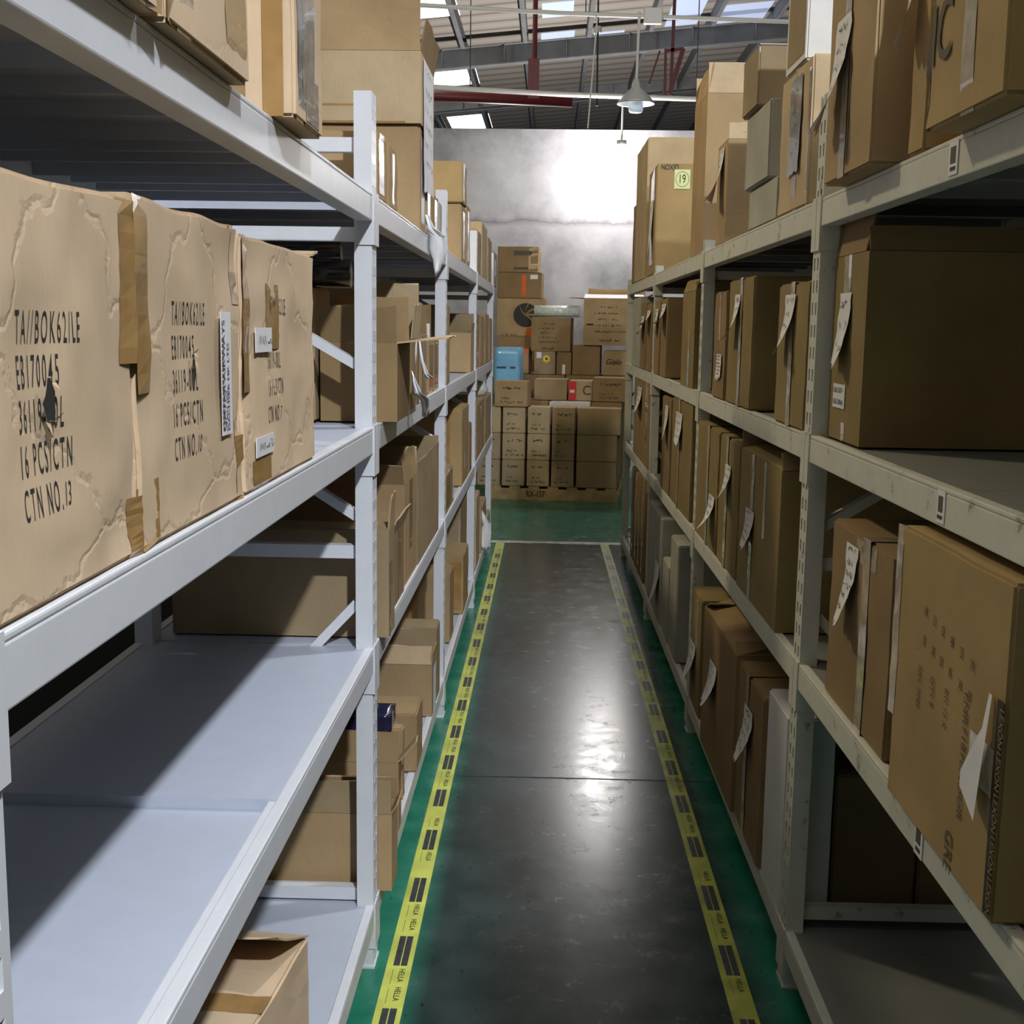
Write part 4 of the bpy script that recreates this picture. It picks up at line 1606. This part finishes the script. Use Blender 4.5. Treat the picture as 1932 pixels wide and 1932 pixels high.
onshelf('R', 2, 1352, 1311, 815, .0, .44, 'tan carton with note hanging over the beam, second right shelf',
        dict(mat='kraft_dim', tape=[VT(.55)], paper=[('a', .8, .46, .14, .12, dict(curl=.06, skew=.02, rows=4, seed=17))]), group=GR)
onshelf('R', 2, 1302, 1266, 765, .0, .44, 'carton with broad pale note left of second post, second right shelf',
        dict(mat='kraft_dim', tape=[VT(.4)], paper=[('a', .4, .88, .22, .14, dict(curl=.02, rows=4, seed=18))]), group=GR)
onshelf('R', 2, 1263, 1247, 754, .0, .44, 'narrow carton with slim note left of second post, second right shelf',
        dict(mat='kraft_brown', paper=[('a', .6, .92, .14, .17, dict(curl=.03, rows=4, seed=19))]), group=GR)
onshelf('R', 2, 1226, 1195, 725, .0, .44, 'carton with faded note and film past third post, second right shelf',
        dict(mat='kraft_brown', tape=[('a', .8, .3, 1, .14, 'grey_film')], paper=[('a', .4, .9, .3, .15, dict(curl=.04, rows=4, seed=20))]), group=GR)

# bottom shelf
LAST[('R', 1)] = YR+.075
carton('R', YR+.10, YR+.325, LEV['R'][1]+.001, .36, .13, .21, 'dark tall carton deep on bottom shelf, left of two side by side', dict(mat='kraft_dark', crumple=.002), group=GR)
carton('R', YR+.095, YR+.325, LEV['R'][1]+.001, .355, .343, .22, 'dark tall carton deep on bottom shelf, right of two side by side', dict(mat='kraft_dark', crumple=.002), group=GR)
onshelf('R', 1, 1492, 1441, 1380, .0, .12, 'pale grey-white carton standing beside the near post, bottom right shelf', dict(mat='card_white', crumple=.002), group=GR)
onshelf('R', 1, 1438, 1388, 1330, -.01, .44, 'brown carton with slanting note next to the pale one, bottom right shelf',
        dict(mat='kraft_brown', tape=[VT(.4, 'tan_tape')], paper=[('a', .5, .82, .13, .155, dict(curl=.045, skew=-.02, rows=4, seed=25))]), group=GR)
onshelf('R', 1, 1385, 1325, 1245, -.02, .44, 'brown carton with bright note overhanging the bottom right beam',
        dict(mat='kraft_brown', open={'a': (14, .1), 'n': (50, .05), 'f': (15, .1)}, paper=[('a', .38, .72, .15, .14, dict(curl=.045, skew=-.015, rows=3, seed=26))]), group=GR)
onshelf('R', 1, 1320, 1290, 1135, .0, .44, 'brown carton with small note left of second post, bottom right shelf',
        dict(mat='kraft_dim', tape=[('a', .6, .5, 1, .04, 'clear_tape')], paper=[('a', .3, .55, .16, .15, dict(curl=.05, rows=3, seed=27))]), group=GR)
onshelf('R', 1, 1276, 1262, 1030, .0, .44, 'pale grey carton standing upright past second post, bottom right shelf', dict(mat='card_grey', crumple=.002), group=GR)
onshelf('R', 1, 1260, 1248, 1040, .0, .44, 'grey carton with black bag on it, bottom right shelf', dict(mat='card_grey'), group=GR, hmax=.36)
gb_ = [o for o in bpy.data.objects if o.get('label', '').startswith('grey carton with black bag')][0]
mb = MB()
mb.lathe([(.001, .14), (.06, .13), (.11, .07), (.10, .0), (0, 0)], (0, 0, 0), 'black_plastic', 14)
o = mb.build('plastic_bag', smooth=True)
o.location = (gb_.location.x-.08, gb_.location.y, gb_.location.z+gb_.dimensions.z+.002)
tag(o, 'black plastic bag lying on a grey bottom-shelf carton at right', 'bag')
onshelf('R', 1, 1246, 1222, 980, .0, .44, 'pale grey carton right of third post with white sheet, bottom right shelf', dict(mat='card_grey', paper=[('a', .8, .55, .2, .2, dict(curl=.05, rows=0))]), group=GR)
for i, (ua, ub, v) in enumerate([(1213, 1208, 905), (1206.5, 1202, 900), (1200.5, 1196, 895), (1194.5, 1190, 885)]):
    onshelf('R', 1, ua, ub, v, .0, .44, ['slim dark carton nearest past the third post, bottom right shelf', 'slim dark carton second past the third post, bottom right shelf',
                                       'slim brown carton third past the third post, bottom right shelf', 'slim brown carton last on bottom right shelf'][i], dict(mat='kraft_brown', tape=[('a', .5, 0, 1, .04, 'clear_tape')]), group=GR)
# near empty bay: one low dark carton
sd = s_of('R', .25, .3, 1795)
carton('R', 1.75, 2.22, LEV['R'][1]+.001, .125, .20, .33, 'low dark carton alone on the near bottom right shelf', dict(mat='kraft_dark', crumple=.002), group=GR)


# barcode cards on the right beams
def beam_card(lev, u, label, w=.045, h=.052):
    z = LEV['R'][lev]-.031
    s = s_of('R', 0, z, u)
    P = rp('R', s, -.0005, z)
    m = MB()
    m.box((-.0016, -w/2, -h/2), (0, w/2, h/2), 'sticker_white')
    m.box((-.0022, -w*.28, -h*.16), (-.0016, w*.30, h*.34), 'ink_soft')
    for k in range(5):
        m.box((-.0022, -w*.30+k*.005, -h*.38), (-.0016, -w*.30+k*.005+.003, -h*.26), 'ink_soft')
    o = m.build('barcode_card')
    o.location = P
    o.rotation_euler = (0, 0, ANG_R)
    tag(o, label, 'label', 'barcode cards on the right beams')


beam_card(4, 1801, 'small white code card stuck on the topmost right beam', .04, .05)
beam_card(3, 1777, 'faded code card stuck on the third right beam below the empty shelf', .035, .05)
beam_card(2, 1735, 'white code card stuck on the second right beam under the gold carton', .04, .06)

# ------------------------------------------------------------------ pallets of goods at the back wall
PA = -.09
PC = np.array([.06, 11.36])


def pframe(lx, ly, z):
    c, s = cos(PA), sin(PA)
    return (PC[0]+c*lx-s*ly, PC[1]+s*lx+c*ly, z)


def pallet(cx, cy, label, board_text=False):
    t = empty('wooden_pallet', (cx, cy, 0), PA)
    tag(t, label, 'pallet')
    for i, y in enumerate((0, .5, 1.0)):
        m = MB()
        m.box((-.6, y, 0), (.6, y+.03 if i == 0 else y+.06, .105), 'wood_pale')
        b = m.build('stringer', t)
        if i == 0 and board_text:
            tx = MB()
            put_text(tx, 'RX-157', (-.26, 0, .03), (1, 0, 0), (0, 0, 1), .055, 'ink', .72, .02, off=.002)
            tx.build('printed_text', b, normals=False)
    for i in range(7):
        m = MB()
        x = -.6+i*.18
        m.box((x, 0, .106), (x+.10, 1.06, .126), 'wood_pale')
        m.build('deck_board', t)


pallet(PC[0], PC[1], 'pale wooden pallet with lettered front board under the brown cartons', True)
pallet(.12, 12.56, 'wooden pallet behind the front pallet by the concrete wall')
GP = 'cartons on the back pallets'


def goods(x0, x1, y0, y1, z0, z1, label, mat='kraft', yaw=PA, crumple=.004, text=None, tapes=(), name='cardboard_carton', cat='box', group=GP, frame=True):
    w, d, h = y1-y0, x1-x0, z1-z0
    if frame:
        P = pframe((x0+x1)/2, (y0+y1)/2, z0)
    else:
        P = ((x0+x1)/2, (y0+y1)/2, z0)
    bm = body_closed(w, d, h, mat, crumple, random.Random(label), 3)
    b = link_bm(bm, name, [mat], smooth=True)
    b.data.set_sharp_from_angle(angle=radians(38))
    b.location = P
    b.rotation_euler = (0, 0, yaw)
    tag(b, label, cat, group)
    for tp in tapes:
        tape(b, 'L', w, d, h, *tp)
    if text:
        text(b, faces_of('L', w, d, h)['n'])
    return b


def marks(b, F):
    O, R, U, W, H = F
    m = MB()
    scribble(m, O+R*(.5*W)+U*(.84*H), R, U, W*.62, .05, 'ink', 1, rnd=random.Random(b.name), th=.007, off=.002)
    scribble(m, O+R*(.36*W)+U*(.42*H), R, U, W*.4, .04, 'ink_soft', 1, rnd=random.Random(b.name+'x'), th=.005, off=.002)
    scribble(m, O+R*(.5*W)+U*(.26*H), R, U, W*.8, .04, 'ink_soft', 1, rnd=random.Random(b.name+'y'), th=.006, off=.002)
    m.build('printed_text', b, normals=False)


cx = []
for a_, b_ in ((899, 943), (946.5, 990), (994, 1037), (1040.5, 1084), (1088, 1163)):
    A_, B_ = on_y(a_, 850, 11.36), on_y(b_, 850, 11.36)
    cx.append((A_[0]-PC[0], B_[0]-PC[0]))
rows_ = ('bottom', 'middle', 'top')
cols_ = ('leftmost column half hidden by the rack', 'second column', 'third column', 'fourth column', 'wide right column')
H0 = .128
for c, (xa, xb) in enumerate(cx):
    for r in range(3):
        goods(xa, xb-.004 if c < 4 else xb+.03*(r == 2), .0+.01*r, .33, H0+r*.2465, H0+(r+1)*.2465-.003,
              'brown printed carton of the pallet front, %s row, %s' % (rows_[r], cols_[c]) if c < 4 else
              'wide dark brown carton of the pallet front, %s row at the right' % rows_[r],
              'kraft_pale' if c < 3 else 'kraft', text=marks if c < 4 else None, crumple=.003)
zt = H0+3*.2465
tp_ = on_y(932, 745, 11.36)[0]-PC[0], on_y(995, 745, 11.36)[0]-PC[0]
goods(tp_[0], tp_[1], .0, .30, zt, zt+.235, 'brown lettered carton alone on top of the pallet front at left', 'kraft', text=marks)
# second row on the front pallet
goods(-.56, -.10, .35, .95, H0, .90, 'tall pale-topped carton behind the pallet front at left', 'kraft_brown', crumple=.002)
goods(-.09, .30, .35, .95, H0, .90, 'tall pale-topped carton behind the pallet front in the middle', 'card_white', crumple=.002)
goods(.31, .60, .35, .95, H0, .90, 'tall brown carton behind the pallet front at right', 'kraft_brown', crumple=.002)


def sign_red(b, F):
    O, R, U, W, H = F
    n = R.cross(U)
    m = MB()
    m.box((0.004, .02*H, .001), (.075, .98*H, .004), 'red_card', Matrix.Translation(O) @ Matrix((R, U, n)).transposed().to_4x4())
    m.box((.015, .4*H, .004), (.06, .55*H, .006), 'paper', Matrix.Translation(O) @ Matrix((R, U, n)).transposed().to_4x4())
    m.build('sticker', b)
    m = MB()
    put_text(m, 'C', O+R*(.6*W)+U*(.3*H), R, U, .09, 'ink_soft', .9, .01, off=.002)
    m.build('printed_text', b, normals=False)


def fr_x(u, v, ly):
    Y = PC[1]+ly
    return on_y(u, v, Y)[0]-PC[0]


ly = .55
zt = .904
goods(fr_x(998, 730, ly), fr_x(1060, 730, ly), ly, ly+.35, zt, zt+.20, 'olive-sided carton in the middle behind the white carton tops', 'kraft_olive')
goods(fr_x(1063, 730, ly), fr_x(1108, 730, ly), ly, ly+.35, zt, zt+.19, 'carton with red label behind the white carton tops', 'kraft_pale', text=sign_red)
goods(fr_x(1110, 730, ly-.1), fr_x(1180, 730, ly-.1), ly-.1, ly+.3, zt, zt+.225, 'brown carton with reddish print at right below the scripted carton', 'kraft_brown', text=marks)
# base of the rear pallet
zb0 = .128
goods(-.62, -.02, 1.28, 1.98, zb0, 1.12, 'large carton base of the rear pallet at left', 'kraft_brown', crumple=.002)
goods(-.01, .66, 1.28, 1.98, zb0, 1.12, 'large carton base of the rear pallet at right', 'kraft_brown', crumple=.002)
ly = 1.30
zt = 1.124


def ysign(b, F):
    O, R, U, W, H = F
    n = R.cross(U)
    m = MB()
    c = O+R*(.58*W)+U*(.68*H)
    k = 12
    m.poly([c+n*.002+R*(.042*(1 if i % 2 else .8)*cos(2*pi*i/k))+U*(.042*(1 if i % 2 else .8)*sin(2*pi*i/k)) for i in range(k)], 'yellow_sticker')
    m.poly([c+n*.003+R*(.012*cos(2*pi*i/8))+U*(.015*sin(2*pi*i/8)) for i in range(8)], 'ink')
    c = O+R*(.22*W)+U*(.84*H)
    m.poly([c+n*.002+R*x+U*y for x, y in ((-.025, -.03), (.025, -.03), (.025, .03), (-.025, .03))], 'sticker_white')
    m.build('sticker', b, normals=False)


def script(b, F):
    O, R, U, W, H = F
    m = MB()
    put_text(m, 'Gialo', O+R*(.08*W)+U*(.45*H), R, U, .055, 'ink', .95, .012, shear=.35, off=.002)
    n = R.cross(U)
    c = O+R*(.82*W)+U*(.55*H)
    m.poly([c+n*.002+R*x+U*y for x, y in ((-.02, -.07), (.0, -.075), (.03, -.02), (.035, .05), (.01, .06), (-.015, .04))], 'ink_soft')
    m.build('printed_text', b, normals=False)


def grid_txt(b, F):
    O, R, U, W, H = F
    m = MB()
    for r in range(5):
        scribble(m, O+R*(.45*W)+U*((.85-.13*r)*H), R, U, W*.55, .035, 'ink_soft', 1, rnd=random.Random(r), th=.006, off=.002)
    scribble(m, O+R*(.45*W)+U*(.16*H), R, U, W*.4, .05, 'ink', 1, rnd=random.Random(9), th=.006, off=.002)
    m.build('printed_text', b, normals=False)


g1 = goods(fr_x(986, 690, ly), fr_x(1026, 690, ly), ly, ly+.4, zt, zt+.232, 'carton with yellow warning sticker at the back', 'kraft_olive', text=ysign)
g2 = goods(fr_x(1028, 690, ly), fr_x(1056, 690, ly), ly, ly+.4, zt, zt+.228, 'small carton with white tape beside the yellow-sticker carton', 'kraft_brown', tapes=[('n', .5, 0, .45, .03, 'white_plastic')])
g3 = goods(fr_x(1058, 690, ly), fr_x(1110, 690, ly), ly, ly+.4, zt, zt+.30, 'plain brown carton left of the scripted carton', 'kraft_brown')
g4 = goods(fr_x(1117, 690, ly-.08), fr_x(1182, 690, ly-.08), ly-.08+.08, ly+.38, zt, zt+.25, 'brown carton with cursive dark lettering at right by the rack', 'kraft', text=script)
zt2 = zt+.234
g5 = goods(fr_x(980, 630, ly-.02), fr_x(1055, 630, ly-.02), ly+.0, ly+.42, zt2, zt2+.345, 'brown carton with dark print under the white foam roll', 'kraft_brown', text=grid_txt)
o = MB()
zr = zt2+.345+.062
pa, pb = pframe(fr_x(985, 600, ly), ly+.08, zr), pframe(fr_x(1070, 600, ly), ly+.08, zr)
o.tube([pa, pb], .058, 'bubble_wrap', 16)
tag(o.build('foam_roll', smooth=True), 'rolled white bubble wrap lying on top of the printed carton', 'roll')
zt3 = zt+.304
x0, x1 = fr_x(1080, 630, ly-.05), fr_x(1192, 630, ly-.05)
m = MB()
w, d, h = .46, x1-x0, .47
body_open(m, w, d, h, 'kraft')
b = m.build('cardboard_carton', normals=False)
b.location = pframe((x0+x1)/2, ly+.20, zt3)
b.rotation_euler = (0, 0, PA-.02)
tag(b, 'big open brown carton with pale flaps spread wide at the back right', 'box', GP)
for wch, an, ln, mt in (('b', 175, .16, 'kraft_pale'), ('n', 18, .12, 'card_white'), ('f', 110, .12, 'kraft_brown'), ('a', 150, .1, 'kraft_pale')):
    flap(b, 'L', w, d, h, wch, an, ln, mt, random.Random(4))
F = faces_of('L', w, d, h)['n']
grid_txt(b, F)
m = MB()
m.box((-.03, .04, .001), (.03, .14, .003), 'paper', Matrix.Translation(F[0]+F[1]*(d*.78)) @ Matrix((F[1], F[2], F[1].cross(F[2]))).transposed().to_4x4())
m.box((-.24, .20, .001), (-.17, .217, .003), 'ink', Matrix.Translation(F[0]+F[1]*(d*.45)) @ Matrix((F[1], F[2], F[1].cross(F[2]))).transposed().to_4x4())
m.build('sticker', b)


# orange taped stack at the left of the rear pallet
def logo(b, F):
    O, R, U, W, H = F
    n = R.cross(U)
    m = MB()
    c = O+R*(.60*W)+U*(.56*H)
    r = .135
    k = 32
    m.poly([c+n*.002+R*(r*cos(2*pi*i/k))+U*(r*.95*sin(2*pi*i/k)) for i in range(k)], 'ink')
    for j in range(5):
        a = -.9+j*.75
        pts = []
        for q in range(9):
            t = q/8
            pts.append((r*(.95-.95*t)*cos(a+t*.5), r*(.95-.95*t)*sin(a+t*.5)))
        up_ = [c+n*.003+R*(x)+U*(y*.95+.010) for x, y in pts]
        dn_ = [c+n*.003+R*(x)+U*(y*.95-.010) for x, y in pts]
        m.poly(up_+dn_[::-1], 'kraft_brown')
    scribble(m, O+R*(.3*W)+U*(.08*H), R, U, W*.4, .04, 'ink', 1, rnd=random.Random(3), th=.006, off=.002)
    m.build('printed_emblem', b, normals=False)


zs = 1.124
ys = 1.34
x0, x1 = fr_x(926, 600, ys), fr_x(976, 600, ys)
sb = goods(x0-.06, x1, ys, ys+.38, zs, zs+.26, 'lowest orange-taped carton of the stack at the back left', 'kraft', tapes=[('n', .45, .8, 1, .35, 'orange_tape')])
x1b = fr_x(996, 600, ys+.42)
s1_ = goods(fr_x(905, 600, ys+.42), fr_x(997, 600, ys+.42), 1.99, 2.25, .128, 1.50, 'tall brown carton base behind the rear pallet goods', 'kraft_brown', crumple=.002)
yq = 2.0
X0, X1 = fr_x(905, 600, yq), fr_x(997, 600, yq)
s2_ = goods(X0, X1, yq-.01, yq+.25, 1.504, 1.504+.40, 'brown carton with round black striped emblem at the back left', 'kraft', text=logo, tapes=[('n', .68, .0, .22, .07, 'orange_tape')])
X1 = fr_x(990, 540, yq)
s3_ = goods(X0, X1, yq-.01, yq+.25, 1.908, 1.908+.27, 'brown carton with vertical orange tape stacked on the emblem carton', 'kraft_brown',
            tapes=[('n', .60, .0, 1, .05, 'orange_tape'), ('n', .83, .75, .92, .08, 'sticker_white')])
X1 = fr_x(984, 490, yq)
s4_ = goods(X0, X1, yq-.01, yq+.25, 2.182, 2.182+.27, 'small dark-lettered carton with pale end, topmost of the back left stack', 'kraft_brown',
            tapes=[('n', .88, .0, 1, .105, 'kraft_pale'), ('n', .62, .66, .84, .20, 'ink_soft'), ('n', .62, .1, .2, .2, 'ink_soft')])  # pale strip at the right paints the lit side face onto the front
# blue bale in front of the stack
x0, x1 = fr_x(922, 690, .62), fr_x(971, 690, .62)
bm = body_closed(.30, x1-x0, .50, 'blue_plastic', .012, random.Random(2), 6)
bb = link_bm(bm, 'plastic_bale', ['blue_plastic'], smooth=True)
bb.location = pframe((x0+x1)/2, .72, .904)
bb.rotation_euler = (0, 0, PA)
tag(bb, 'light blue plastic bale at the end of the left rack', 'bale')
m = MB()
m.box((-.1, -.16, .30), (-.01, -.152, .315), 'ink_blue')
m.box((.03, -.16, .30), (.08, -.152, .315), 'ink_blue')
m.build('printed_text', bb)
